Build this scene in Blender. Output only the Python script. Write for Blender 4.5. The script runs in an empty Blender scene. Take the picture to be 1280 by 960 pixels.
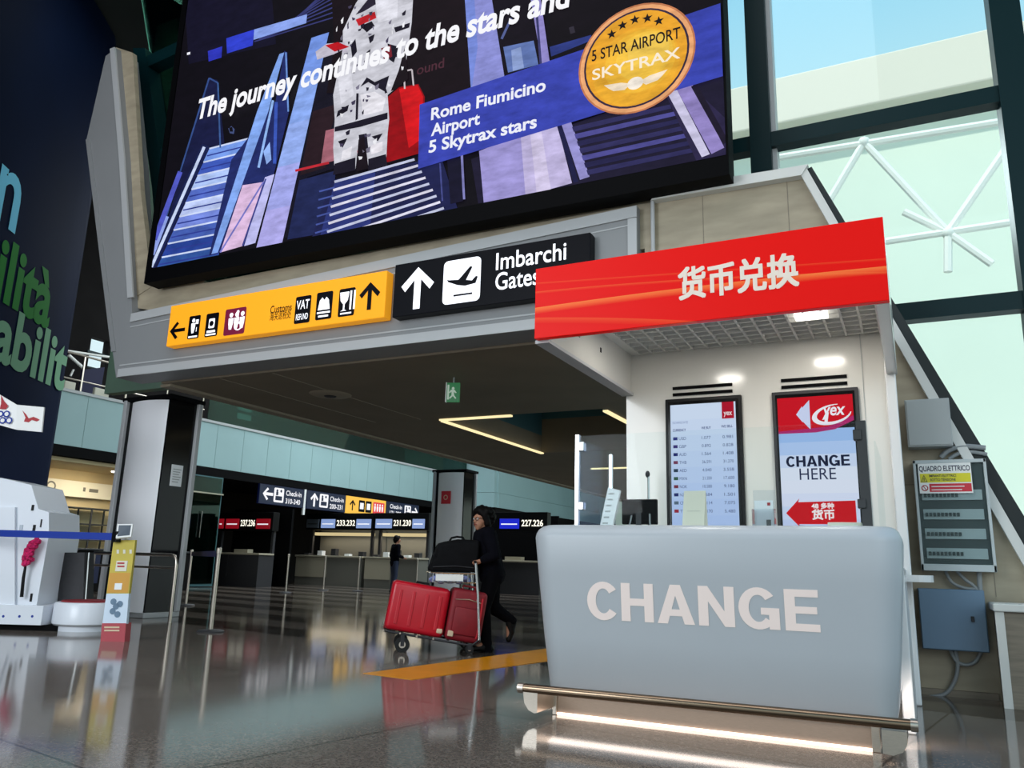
import bpy, bmesh, math, random
from mathutils import Vector, Matrix
random.seed(7)
scene = bpy.context.scene
COL = scene.collection
# ------------------------------------------------------------------ camera
F_PX, CAM_H = 997.1, 0.95
PITCH, ROLL, YAW = math.radians(12.73756), math.radians(1.61369), math.radians(26.74978)
fw = Vector((-math.sin(YAW) * math.cos(PITCH), math.cos(YAW) * math.cos(PITCH), math.sin(PITCH)))
rt0 = Vector((math.cos(YAW), math.sin(YAW), 0)); up0 = rt0.cross(fw)
RT = math.cos(ROLL) * rt0 + math.sin(ROLL) * up0
UP = -math.sin(ROLL) * rt0 + math.cos(ROLL) * up0
CAM = Vector((0, 0, CAM_H))
cd = bpy.data.cameras.new('camera'); cam = bpy.data.objects.new('camera', cd); COL.objects.link(cam)
cam.matrix_world = Matrix(((RT.x, UP.x, -fw.x, 0), (RT.y, UP.y, -fw.y, 0), (RT.z, UP.z, -fw.z, CAM_H), (0, 0, 0, 1)))
cd.sensor_fit = 'HORIZONTAL'; cd.sensor_width = 36; cd.lens = 36 * F_PX / 1280
cd.clip_start = 0.05; cd.clip_end = 500
scene.camera = cam
# ------------------------------------------------------------------ world, sun, area lights, exposure
scene.view_settings.view_transform = 'Standard'; scene.view_settings.look = 'None'
scene.view_settings.exposure = 0.0; scene.view_settings.gamma = 1.0; scene.view_settings.use_curve_mapping = False
W = bpy.data.worlds.new('sky'); scene.world = W; W.use_nodes = True
nt = W.node_tree; nt.nodes.clear()
tc = nt.nodes.new('ShaderNodeTexCoord'); sp = nt.nodes.new('ShaderNodeSeparateXYZ'); rmp = nt.nodes.new('ShaderNodeValToRGB')
bg = nt.nodes.new('ShaderNodeBackground'); wo = nt.nodes.new('ShaderNodeOutputWorld')
nt.links.new(tc.outputs['Generated'], sp.inputs[0]); nt.links.new(sp.outputs['Z'], rmp.inputs[0])
nt.links.new(rmp.outputs[0], bg.inputs[0]); nt.links.new(bg.outputs[0], wo.inputs[0])
cr = rmp.color_ramp
cr.elements[0].position = 0.0; cr.elements[0].color = (0.80, 0.90, 0.92, 1)
cr.elements[1].position = 0.85; cr.elements[1].color = (0.22, 0.52, 0.95, 1)
for pos, c in ((0.45, (0.62, 0.90, 1.0, 1)), (0.62, (0.38, 0.76, 1.0, 1))):
    e = cr.elements.new(pos); e.color = c
bg.inputs[1].default_value = 1.0

def lamp(name, kind, loc, target, energy, color, size=(1, 1)):
    ld = bpy.data.lights.new(name, kind); o = bpy.data.objects.new(name, ld); COL.objects.link(o)
    ld.energy = energy; ld.color = color; o.location = loc
    o.rotation_euler = (Vector(target) - Vector(loc)).to_track_quat('-Z', 'Y').to_euler()
    if kind == 'AREA':
        ld.shape = 'RECTANGLE'; ld.size, ld.size_y = size
    return o
sun = lamp('sun', 'SUN', (-20, -40, 60), (0, 0, 0), 2.7, (1.0, 0.93, 0.82)); sun.data.angle = 0.02
lamp('hall_skylight', 'AREA', (-14.5, 24, 12.4), (-15.5, 24, 0), 4600, (0.86, 0.95, 1.0), (7, 30))
lamp('overhead_fill', 'AREA', (-5, 1.5, 12.4), (-5, 3.0, 0), 500, (0.95, 0.97, 1.0), (10, 6))  # unseen overhead fill, added to brighten the concourse
lamp('side_fill', 'AREA', (8, -5, 6.5), (-3, 7.5, 3.0), 360, (0.93, 0.97, 1.0), (8, 7))  # added fill behind the camera on the right, lifts the frontal light
lamp('column_fill', 'AREA', (-15, 1, 12.2), (-12.5, 8, 1.5), 260, (0.90, 0.95, 1.0), (5, 7))  # added fill under the closed roof, aimed at the near column
lamp('atrium_fill', 'AREA', (-11.5, 9.7, 12.6), (-11.5, 10.6, 6), 120, (0.94, 1.0, 0.95), (4, 1))  # added light so the green wall shows through the tinted pane
lamp('rear_fill', 'AREA', (-7.5, -5, 4.5), (-11.3, 8.5, 2.0), 640, (0.90, 0.94, 1.0), (5, 5))  # added front fill for the white column, no window modelled here

# ------------------------------------------------------------------ materials
def lin(c):
    return tuple(((v / 255) / 12.92 if v / 255 <= 0.04045 else ((v / 255 + 0.055) / 1.055) ** 2.4) for v in c)
MATS = {}
def mat(name, rgb, rough=0.5, metal=0.0, emit=None, es=1.0, noise=None, coat=0.0, spec=None):
    """rgb is an sRGB 0-255 albedo; noise=(scale, amount[, (sx, sy, sz)]) varies it"""
    m = bpy.data.materials.new(name); m.use_nodes = True; n = m.node_tree.nodes; l = m.node_tree.links
    b = n['Principled BSDF']; c = lin(rgb)
    b.inputs['Base Color'].default_value = (*c, 1); b.inputs['Roughness'].default_value = rough; b.inputs['Metallic'].default_value = metal
    if coat: b.inputs['Coat Weight'].default_value = coat; b.inputs['Coat Roughness'].default_value = 0.08
    if spec is not None: b.inputs['Specular IOR Level'].default_value = spec
    if emit: b.inputs['Emission Color'].default_value = (*lin(emit), 1); b.inputs['Emission Strength'].default_value = es
    if noise:
        t = n.new('ShaderNodeTexCoord'); mp = n.new('ShaderNodeMapping'); nz = n.new('ShaderNodeTexNoise'); r = n.new('ShaderNodeValToRGB')
        l.new(t.outputs['Object'], mp.inputs[0]); l.new(mp.outputs[0], nz.inputs['Vector']); l.new(nz.outputs[0], r.inputs[0]); l.new(r.outputs[0], b.inputs['Base Color'])
        if len(noise) > 2: mp.inputs['Scale'].default_value = noise[2]
        nz.inputs['Scale'].default_value = noise[0]; nz.inputs['Detail'].default_value = 6; a = noise[1]
        r.color_ramp.elements[0].position = 0.3; r.color_ramp.elements[1].position = 0.7
        r.color_ramp.elements[0].color = (*[v * (1 - a) for v in c], 1); r.color_ramp.elements[1].color = (*[min(1, v * (1 + a)) for v in c], 1)
    MATS[name] = m
    return m
def glow(name, rgb, es=1.0, base=None):
    return mat(name, base or (20, 20, 20), 0.4, 0, rgb, es)
def glass(name, rgb, alpha, rough=0.02, k=0.9):
    m = bpy.data.materials.new(name); m.use_nodes = True; n = m.node_tree.nodes; l = m.node_tree.links; n.remove(n['Principled BSDF'])
    t = n.new('ShaderNodeBsdfTransparent'); g = n.new('ShaderNodeBsdfGlossy'); mx = n.new('ShaderNodeMixShader'); fr = n.new('ShaderNodeFresnel'); mu = n.new('ShaderNodeMath')
    t.inputs[0].default_value = (*lin(rgb), 1); g.inputs['Roughness'].default_value = rough; fr.inputs[0].default_value = 1.45
    mu.operation = 'MULTIPLY_ADD'; mu.inputs[1].default_value = k; mu.inputs[2].default_value = alpha
    l.new(fr.outputs[0], mu.inputs[0]); l.new(mu.outputs[0], mx.inputs[0]); l.new(t.outputs[0], mx.inputs[1]); l.new(g.outputs[0], mx.inputs[2])
    l.new(mx.outputs[0], n['Material Output'].inputs[0]); MATS[name] = m
    return m
def attr_glow(name, es, grain=0.0):
    m = bpy.data.materials.new(name); m.use_nodes = True; n = m.node_tree.nodes; l = m.node_tree.links
    b = n['Principled BSDF']; a = n.new('ShaderNodeAttribute'); a.attribute_name = 'Col'
    b.inputs['Base Color'].default_value = (0.002, 0.002, 0.002, 1); b.inputs['Roughness'].default_value = 0.6
    b.inputs['Specular IOR Level'].default_value = 0.05
    if grain:      # the uneven texture of the filmed picture on the screen
        t = n.new('ShaderNodeTexCoord'); mp = n.new('ShaderNodeMapping'); mp.inputs['Scale'].default_value = (1, 1, 2.6); nz = n.new('ShaderNodeTexNoise'); nz.inputs['Scale'].default_value = 3.2; nz.inputs['Detail'].default_value = 9; nz.inputs['Roughness'].default_value = .62
        l.new(t.outputs['Object'], mp.inputs[0]); l.new(mp.outputs[0], nz.inputs['Vector']); r = n.new('ShaderNodeMapRange'); r.inputs['From Min'].default_value = .3; r.inputs['From Max'].default_value = .7; r.inputs['To Min'].default_value = 1 - grain; r.inputs['To Max'].default_value = 1 + grain * .6
        l.new(nz.outputs[0], r.inputs['Value']); mx = n.new('ShaderNodeVectorMath'); mx.operation = 'SCALE'; l.new(a.outputs['Color'], mx.inputs[0]); l.new(r.outputs[0], mx.inputs['Scale']); l.new(mx.outputs[0], b.inputs['Emission Color'])
    else: l.new(a.outputs['Color'], b.inputs['Emission Color'])
    b.inputs['Emission Strength'].default_value = es; MATS[name] = m
attr_glow('led', 1.0, 0.32)
attr_glow('display', 0.84)
attr_glow('led_text', 1.0)

def floor_mat():
    m = bpy.data.materials.new('terrazzo'); m.use_nodes = True; n = m.node_tree.nodes; l = m.node_tree.links; b = n['Principled BSDF']
    t = n.new('ShaderNodeTexCoord'); mp = n.new('ShaderNodeMapping'); mp.inputs['Rotation'].default_value = (0, 0, math.radians(10))
    l.new(t.outputs['Object'], mp.inputs[0])
    vo = n.new('ShaderNodeTexVoronoi'); vo.inputs['Scale'].default_value = 95; l.new(mp.outputs[0], vo.inputs['Vector'])
    r = n.new('ShaderNodeValToRGB'); l.new(vo.outputs['Color'], r.inputs[0])
    e = r.color_ramp.elements; e[0].color = (*lin((106, 96, 88)), 1); e[1].color = (*lin((152, 140, 130)), 1); e[0].position = 0.2; e[1].position = 0.95
    nz = n.new('ShaderNodeTexNoise'); nz.inputs['Scale'].default_value = 1.2; nz.inputs['Detail'].default_value = 8; l.new(mp.outputs[0], nz.inputs['Vector'])
    mx = n.new('ShaderNodeMixRGB'); mx.blend_type = 'MULTIPLY'; mx.inputs[0].default_value = 0.45; l.new(r.outputs[0], mx.inputs[1]); l.new(nz.outputs[0], mx.inputs[2])
    # pale and dark bands of paving across the hall
    sx = n.new('ShaderNodeSeparateXYZ'); l.new(mp.outputs[0], sx.inputs[0])
    ml = n.new('ShaderNodeMath'); ml.operation = 'MULTIPLY'; ml.inputs[1].default_value = 1 / 1.5; l.new(sx.outputs['Y'], ml.inputs[0])
    fr = n.new('ShaderNodeMath'); fr.operation = 'FRACT'; l.new(ml.outputs[0], fr.inputs[0])
    gt = n.new('ShaderNodeMath'); gt.operation = 'GREATER_THAN'; gt.inputs[1].default_value = 0.5; l.new(fr.outputs[0], gt.inputs[0])
    far = n.new('ShaderNodeMath'); far.operation = 'GREATER_THAN'; far.inputs[1].default_value = 6.3; l.new(sx.outputs['Y'], far.inputs[0])
    mb = n.new('ShaderNodeMath'); mb.operation = 'MULTIPLY'; l.new(gt.outputs[0], mb.inputs[0]); l.new(far.outputs[0], mb.inputs[1])
    m2 = n.new('ShaderNodeMixRGB'); m2.blend_type = 'MULTIPLY'; m2.inputs[2].default_value = (0.3, 0.29, 0.28, 1); l.new(mb.outputs[0], m2.inputs[0]); l.new(mx.outputs[0], m2.inputs[1])
    # joints between large slabs
    br = n.new('ShaderNodeTexBrick'); br.offset = 0; br.inputs['Scale'].default_value = 1.0; br.inputs['Brick Width'].default_value = 2.4; br.inputs['Row Height'].default_value = 2.4
    br.inputs['Mortar Size'].default_value = 0.008; br.inputs['Color1'].default_value = br.inputs['Color2'].default_value = (1, 1, 1, 1); br.inputs['Mortar'].default_value = (0.3, 0.28, 0.26, 1)
    mp2 = n.new('ShaderNodeMapping'); mp2.inputs['Location'].default_value = (1.07, 0.4, 0); l.new(mp.outputs[0], mp2.inputs[0]); l.new(mp2.outputs[0], br.inputs['Vector'])
    m3 = n.new('ShaderNodeMixRGB'); m3.blend_type = 'MULTIPLY'; m3.inputs[0].default_value = 1; l.new(m2.outputs[0], m3.inputs[1]); l.new(br.outputs['Color'], m3.inputs[2])
    l.new(m3.outputs[0], b.inputs['Base Color']); b.inputs['Roughness'].default_value = 0.09; b.inputs['Specular IOR Level'].default_value = 0.4
    MATS['terrazzo'] = m
floor_mat()
def red_print():
    m = bpy.data.materials.new('red_print'); m.use_nodes = True; n = m.node_tree.nodes; l = m.node_tree.links; b = n['Principled BSDF']
    t = n.new('ShaderNodeTexCoord'); s = n.new('ShaderNodeSeparateXYZ'); l.new(t.outputs['Object'], s.inputs[0])
    # two printed orange swooshes: thin curves z = a + b*x + c*x^2
    base = n.new('ShaderNodeRGB'); base.outputs[0].default_value = (*lin((228, 14, 8)), 1); cur = base.outputs[0]
    for a, bb, c, w, k in ((0.235, 0.02, -0.012, 0.05, 0.7), (0.36, -0.03, -0.02, 0.020, 0.25), (0.16, -0.10, -0.03, 0.045, 0.22), (0.43, -0.07, 0.0, 0.016, 0.18)):
        x2 = n.new('ShaderNodeMath'); x2.operation = 'MULTIPLY'; l.new(s.outputs['X'], x2.inputs[0]); l.new(s.outputs['X'], x2.inputs[1])
        q = n.new('ShaderNodeMath'); q.operation = 'MULTIPLY_ADD'; l.new(x2.outputs[0], q.inputs[0]); q.inputs[1].default_value = c; q.inputs[2].default_value = a
        q2 = n.new('ShaderNodeMath'); q2.operation = 'MULTIPLY_ADD'; l.new(s.outputs['X'], q2.inputs[0]); q2.inputs[1].default_value = bb; l.new(q.outputs[0], q2.inputs[2])
        d = n.new('ShaderNodeMath'); d.operation = 'SUBTRACT'; l.new(q2.outputs[0], d.inputs[0]); l.new(s.outputs['Z'], d.inputs[1])
        mr = n.new('ShaderNodeMapRange'); mr.inputs['From Min'].default_value = 0; mr.inputs['From Max'].default_value = w; mr.inputs['To Min'].default_value = k; mr.inputs['To Max'].default_value = 0
        g = n.new('ShaderNodeMath'); g.operation = 'GREATER_THAN'; g.inputs[1].default_value = 0; l.new(d.outputs[0], g.inputs[0]); l.new(d.outputs[0], mr.inputs['Value'])
        f = n.new('ShaderNodeMath'); f.operation = 'MULTIPLY'; l.new(mr.outputs[0], f.inputs[0]); l.new(g.outputs[0], f.inputs[1])
        mx = n.new('ShaderNodeMixRGB'); l.new(f.outputs[0], mx.inputs[0]); l.new(cur, mx.inputs[1]); mx.inputs[2].default_value = (*lin((255, 140, 70)), 1); cur = mx.outputs[0]
    l.new(cur, b.inputs['Base Color']); b.inputs['Roughness'].default_value = 0.4; b.inputs['Specular IOR Level'].default_value = 0.12
    l.new(cur, b.inputs['Emission Color']); b.inputs['Emission Strength'].default_value = 0.16  # slight emission brightens the red; the sign itself is not lit
    MATS['red_print'] = m
red_print()

mat('white_gloss', (226, 226, 226), 0.22, noise=(1.5, 0.02)); mat('white_panel', (222, 220, 214), 0.16, noise=(2, 0.02))
mat('solid_surface', (182, 187, 192), 0.38, noise=(0.8, 0.03))
mat('letter_glow', (226, 212, 206), 0.5, 0, (245, 222, 212), 0.16)
mat('steel', (190, 180, 168), 0.28, 1.0, noise=(30, 0.1, (1, 1, 25))); mat('brushed', (150, 138, 126), 0.55, 0.8, noise=(30, 0.1, (1, 1, 25))); mat('chrome', (215, 215, 215), 0.12, 1.0); mat('bronze_steel', (128, 110, 92), 0.22, 1.0)
mat('black', (9, 9, 11), 0.4, spec=.2); mat('bezel_black', (4, 4, 6), 0.6, spec=.06); mat('black_matte', (8, 8, 10), 0.8, spec=.1); mat('black_gloss', (8, 8, 10), 0.15, spec=.3); mat('charcoal', (40, 40, 44), 0.6, noise=(20, 0.15))
mat('grey_panel', (132, 134, 136), 0.5, noise=(0.7, 0.05)); mat('grey_trim', (176, 178, 180), 0.4); mat('pale_trim', (214, 214, 210), 0.4)
mat('stone', (160, 149, 128), 0.5, noise=(2.2, 0.15, (1, 1, 4))); mat('stone_dark', (128, 118, 104), 0.6, noise=(4.0, 0.16, (1, 1, 10)))
mat('soffit', (124, 112, 94), 0.75, noise=(1.2, 0.08)); mat('soffit_edge', (150, 138, 118), 0.7)
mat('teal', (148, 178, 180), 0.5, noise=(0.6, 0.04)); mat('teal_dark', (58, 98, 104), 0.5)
mat('atrium', (112, 138, 122), 0.7, noise=(.6, .2)); mat('mullion', (6, 38, 42), 0.4, spec=.2); mat('gasket', (8, 22, 24), 0.5)
mat('column_white', (240, 240, 244), 0.35); mat('hall_dark', (22, 20, 20), 0.8, noise=(2, 0.2), spec=.1); mat('roof_dark', (40, 44, 44), 0.8)
mat('navy_banner', (3, 17, 46), 0.7, noise=(0.5, 0.15), spec=.08); mat('banner_cyan', (120, 205, 240), 0.6, spec=.1); mat('banner_green', (34, 122, 42), 0.6, spec=.1); mat('banner_pale', (122, 168, 136), 0.6, spec=.1)
mat('facade', (232, 242, 228), 0.8, noise=(0.2, 0.02)); mat('facade_roof', (236, 228, 214), 0.8); mat('truss_white', (250, 250, 244), 0.6); mat('ground', (190, 190, 184), 0.9, noise=(0.5, 0.05))
mat('yellow_sign', (236, 158, 30), 0.45, 0, (238, 158, 28), 0.5, spec=.2); mat('sign_black', (6, 6, 14), 0.4, spec=.12); mat('sign_navy', (10, 18, 46), 0.3, 0, (10, 20, 60), 0.3); glow('sign_white', (240, 240, 248), 0.8, (225, 225, 230)); mat('sign_maroon', (110, 12, 50), 0.4, 0, (110, 12, 50), 0.4)
glow('sign_yellow_lit', (255, 196, 70), 1.0); glow('sign_red_lit', (226, 60, 66), 1.0); glow('sign_white_lit', (250, 250, 255), 1.0)
glow('strip_warm', (255, 236, 180), 1.1); glow('strip_white', (255, 226, 208), 3.2); glow('panel_light', (255, 252, 244), 3.0)
glow('exit_green', (40, 120, 70), 0.6); glow('exit_white', (200, 225, 205), 0.5)
mat('cn_letter', (232, 218, 204), 0.5, 0, (232, 216, 200), 0.12)  # letters of the unlit red sign, brightened by a little emission
mat('box_grey', (172, 176, 176), 0.45); mat('cabinet_grey', (186, 194, 196), 0.4); mat('box_blue', (98, 124, 148), 0.45); mat('cable_grey', (140, 144, 146), 0.5); mat('cable_dark', (48, 50, 52), 0.5)
mat('breaker', (150, 164, 166), 0.4); mat('breaker_dark', (44, 60, 62), 0.4); mat('label_white', (238, 238, 236), 0.5); mat('label_yellow', (222, 212, 40), 0.5); mat('label_red', (206, 44, 58), 0.5); mat('ink', (28, 34, 60), 0.5); mat('ink_red', (170, 30, 40), 0.5)
mat('kiosk_white', (224, 228, 236), 0.25); mat('kiosk_grey', (178, 186, 198), 0.35); mat('belt_blue', (18, 52, 150), 0.7); mat('belt_navy', (14, 16, 62), 0.7); mat('pink', (196, 24, 92), 0.9, noise=(40, 0.4))
mat('podium_yellow', (196, 176, 62), 0.5); mat('podium_amber', (206, 150, 52), 0.5); mat('poster_blue', (206, 220, 236), 0.5); mat('podium_red', (176, 66, 76), 0.5); mat('screen_grey', (92, 100, 110), 0.15)
mat('case_red', (190, 10, 34), 0.28, noise=(6, 0.06)); mat('case_dark_red', (128, 8, 26), 0.6, noise=(9, 0.12)); mat('bag_black', (17, 17, 19), 0.8, noise=(12, 0.2), spec=.1); mat('scarf', (130, 140, 190), 0.8, noise=(26, 0.7)); mat('tag_cream', (214, 190, 160), 0.6); mat('rubber', (14, 14, 14), 0.7)
mat('skin', (176, 124, 98), 0.5); mat('hair', (12, 9, 9), 0.6, spec=.12); mat('jacket', (10, 10, 17), 0.9, noise=(14, 0.2), spec=.06); mat('trousers', (9, 9, 13), 0.9, spec=.06); mat('shoe', (8, 8, 9), 0.5, spec=.2); mat('jeans', (36, 46, 70), 0.8); mat('lens', (30, 26, 24), 0.1); mat('lips', (130, 60, 56), 0.5)
mat('floor_yellow', (232, 150, 20), 0.3, noise=(5, 0.06)); mat('beige', (196, 178, 138), 0.7, noise=(1, 0.05)); mat('desk_grey', (108, 106, 98), 0.5); mat('desk_pale', (168, 160, 140), 0.5)
mat('paper', (236, 238, 240), 0.6); mat('cream_card', (222, 218, 200), 0.6)
glow('num_white', (255, 250, 232), 1.3); glow('screen_pale', (150, 176, 230), 0.8); glow('screen_red', (150, 14, 30), 0.7); glow('screen_blue', (26, 40, 210), 0.9); glow('desk_light', (236, 214, 160), 0.75)
glass('clear_glass', (250, 253, 253), 0.0, k=.12); glass('window_glass', (247, 253, 252), 0.0, k=.35); glass('dark_glass', (120, 158, 148), 0.02, k=.5); glass('acrylic', (244, 246, 248), 0.03, k=.6)

# ------------------------------------------------------------------ mesh builder
class MB:
    def __init__(s): s.v = []; s.f = []; s.m = []; s.c = []; s.names = []
    def mi(s, name):
        if name not in s.names: s.names.append(name)
        return s.names.index(name)
    def add(s, vs, fs, m, col=None):
        o = len(s.v); k = s.mi(m); s.v += [Vector(p) for p in vs]
        for f in fs: s.f.append([i + o for i in f]); s.m.append(k); s.c.append(col)
        return s
    def bm(s, b, m, M=None):
        if M is not None: bmesh.ops.transform(b, matrix=M, verts=b.verts)
        b.verts.index_update(); s.add([v.co.copy() for v in b.verts], [[v.index for v in f.verts] for f in b.faces], m); b.free(); return s
    def box(s, x0, x1, y0, y1, z0, z1, m, r=0, seg=2, M=None):
        b = bmesh.new(); bmesh.ops.create_cube(b, size=1)
        bmesh.ops.scale(b, vec=(abs(x1 - x0), abs(y1 - y0), abs(z1 - z0)), verts=b.verts); bmesh.ops.translate(b, vec=((x0 + x1) / 2, (y0 + y1) / 2, (z0 + z1) / 2), verts=b.verts)
        if r: bmesh.ops.bevel(b, geom=list(b.edges), offset=r, segments=seg, profile=0.5, affect='EDGES')
        return s.bm(b, m, M)
    def prism(s, pts, ext, m, col=None):
        n = len(pts); P = [Vector(p) for p in pts]; E = Vector(ext)
        return s.add(P + [p + E for p in P], [list(range(n))[::-1], list(range(n, 2 * n))] + [[i, (i + 1) % n, n + (i + 1) % n, n + i] for i in range(n)], m, col)
    def tube(s, pts, r, m, seg=10, cap=True):
        P = [Vector(p) for p in pts]; vs = []; fs = []; n = len(P); prev = None
        for i, p in enumerate(P):
            t = (P[min(i + 1, n - 1)] - P[max(i - 1, 0)]).normalized()
            if prev is None:
                a = Vector((0, 0, 1)) if abs(t.z) < 0.9 else Vector((1, 0, 0)); nx = t.cross(a).normalized()
            else: nx = (prev - t * prev.dot(t)).normalized()
            prev = nx; ny = t.cross(nx); rr = r[i] if isinstance(r, (list, tuple)) else r
            vs += [p + (nx * math.cos(2 * math.pi * k / seg) + ny * math.sin(2 * math.pi * k / seg)) * rr for k in range(seg)]
        for i in range(n - 1):
            for k in range(seg): fs.append([i * seg + k, i * seg + (k + 1) % seg, (i + 1) * seg + (k + 1) % seg, (i + 1) * seg + k])
        if cap: fs += [list(range(seg))[::-1], list(range((n - 1) * seg, n * seg))]
        return s.add(vs, fs, m)
    def lathe(s, prof, c, m, seg=24):
        vs = []; fs = []; n = len(prof)
        for r, z in prof: vs += [(c[0] + r * math.cos(2 * math.pi * k / seg), c[1] + r * math.sin(2 * math.pi * k / seg), c[2] + z) for k in range(seg)]
        for i in range(n - 1):
            for k in range(seg): fs.append([i * seg + k, i * seg + (k + 1) % seg, (i + 1) * seg + (k + 1) % seg, (i + 1) * seg + k])
        fs += [list(range(seg))[::-1], list(range((n - 1) * seg, n * seg))]
        return s.add(vs, fs, m)
    def ball(s, c, r, m, sub=2, sc=(1, 1, 1), M=None):
        b = bmesh.new(); bmesh.ops.create_icosphere(b, subdivisions=sub, radius=r); bmesh.ops.scale(b, vec=sc, verts=b.verts)
        if M is not None: bmesh.ops.transform(b, matrix=M, verts=b.verts)
        bmesh.ops.translate(b, vec=c, verts=b.verts); return s.bm(b, m)
    def build(s, name, parent=None, smooth=False, loc=None):
        me = bpy.data.meshes.new(name); base = Vector((0, 0, 0))
        p = parent
        while p is not None: base += p.location; p = p.parent
        off = Vector(loc) - base if loc is not None else Vector((0, 0, 0))
        me.from_pydata([v - base - off for v in s.v], [], s.f); me.validate()
        for k in s.names: me.materials.append(MATS[k])
        if len(me.polygons) == len(s.m): me.polygons.foreach_set('material_index', s.m)
        if any(c for c in s.c):
            a = me.color_attributes.new('Col', 'FLOAT_COLOR', 'CORNER')
            for pl in me.polygons:
                c = s.c[pl.index] or (0, 0, 0)
                for j, li in enumerate(pl.loop_indices): a.data[li].color = (*lin(c[j] if isinstance(c[0], (tuple, list)) else c), 1)
        if smooth:
            me.polygons.foreach_set('use_smooth', [True] * len(me.polygons)); me.set_sharp_from_angle(angle=math.radians(40))
        o = bpy.data.objects.new(name, me); COL.objects.link(o); o.parent = parent; o.location = off
        return o
def tag(o, label=None, cat=None, group=None, kind=None):
    for k, v in (('label', label), ('category', cat), ('group', group), ('kind', kind)):
        if v: o[k] = v
    return o
def thing(name, label, cat, loc=(0, 0, 0), group=None):
    o = bpy.data.objects.new(name, None); COL.objects.link(o); o.location = loc; o.empty_display_size = 0.1
    return tag(o, label, cat, group)
def struct(o): o['kind'] = 'structure'; return o
def dup(root, delta, label):
    def cp(o, par):
        c = o.copy(); COL.objects.link(c); c.parent = par
        for ch in list(o.children): cp(ch, c)
        return c
    r = cp(root, None); r.location = root.location + Vector(delta); r['label'] = label
    return r
# ------------------------------------------------------------------ planes: a flat surface with its own horizontal axis u, facing n
class Plane:
    def __init__(s, O, u, up=(0, 0, 1)):
        s.O = Vector(O); s.u = Vector(u).normalized(); s.up = Vector(up).normalized(); s.n = s.u.cross(s.up)
    def P(s, a, b, off=0.0): return s.O + s.u * a + s.up * b + s.n * off
    def hit(s, x, y):
        d = RT * (x - 640) / F_PX - UP * (y - 480) / F_PX + fw
        q = CAM + d * ((s.O - CAM).dot(s.n) / d.dot(s.n)) - s.O
        return (q.dot(s.u), q.dot(s.up))
def facing(Y): return Plane((0, Y, 0), (1, 0, 0))
def ground_at(x, y, z=0.0):
    d = RT * (x - 640) / F_PX - UP * (y - 480) / F_PX + fw
    return CAM + d * ((z - CAM_H) / d.z)
def flat(mb, pl, pts, off, m, col=None): return mb.add([pl.P(a, b, off) for a, b in pts], [list(range(len(pts)))], m, col)
def slab(mb, pl, pts, o0, o1, m, col=None): return mb.prism([pl.P(a, b, o0) for a, b in pts], pl.n * (o1 - o0), m, col)
def rect(a0, a1, b0, b1): return [(a0, b0), (a1, b0), (a1, b1), (a0, b1)]
def circ(a, b, ra, rb=None, n=40, t0=0, t1=2 * math.pi):
    rb = rb or ra; return [(a + ra * math.cos(t0 + (t1 - t0) * i / n), b + rb * math.sin(t0 + (t1 - t0) * i / n)) for i in range(n)]
_fc = bpy.data.curves.new('lettering', 'FONT'); _fo = bpy.data.objects.new('lettering', _fc); COL.objects.link(_fo)
def text(mb, pl, body, a0, b0, m, off=0.004, width=None, height=None, bold=0.0, shear=0.0, thick=0.0, col=None, align='L'):
    """letters on a plane: left end a0, baseline b0; width = total length, height = cap height"""
    _fc.body = body; _fc.offset = bold; _fc.shear = shear; _fc.resolution_u = 4
    bpy.context.view_layer.update()
    me = bpy.data.meshes.new_from_object(_fo.evaluated_get(bpy.context.evaluated_depsgraph_get()))
    vs = [v.co.copy() for v in me.vertices]; fs = [list(p.vertices) for p in me.polygons]; bpy.data.meshes.remove(me)
    x0 = min(v.x for v in vs); x1 = max(v.x for v in vs); sy = (height or 0) / 0.686; sx = width / (x1 - x0) if width else sy
    if not height: sy = sx
    sh = 0 if align == 'L' else (x1 - x0) * sx * (1 if align == 'R' else 0.5)
    mb.add([pl.P(a0 - sh + (v.x - x0) * sx, b0 + v.y * sy, off) for v in vs], fs, m, col)
    return mb
def text_heavy(mb, pl, body, a0, b0, m, d, off=.004, **k):
    for i, (dx, dz) in enumerate(((0, 0), (d, d), (-d, d), (d, -d), (-d, -d), (d, 0), (-d, 0), (0, d), (0, -d))): text(mb, pl, body, a0 + dx, b0 + dz, m, off + i * .0002, **k)
    return mb
def arrow(mb, pl, a, b, s, m, ang=90, off=0.004, w=0.17, col=None):
    """an arrow of size s centred on a, b pointing to ang degrees"""
    pts = [(-w / 2, -.5), (w / 2, -.5), (w / 2, .2), (.33, -.06), (.44, .08), (0, .5), (-.44, .08), (-.33, -.06), (-w / 2, .2)]
    c, q = math.cos(math.radians(ang - 90)), math.sin(math.radians(ang - 90))
    return flat(mb, pl, [(a + s * (x * c - y * q), b + s * (x * q + y * c)) for x, y in pts], off, m, col)
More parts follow.
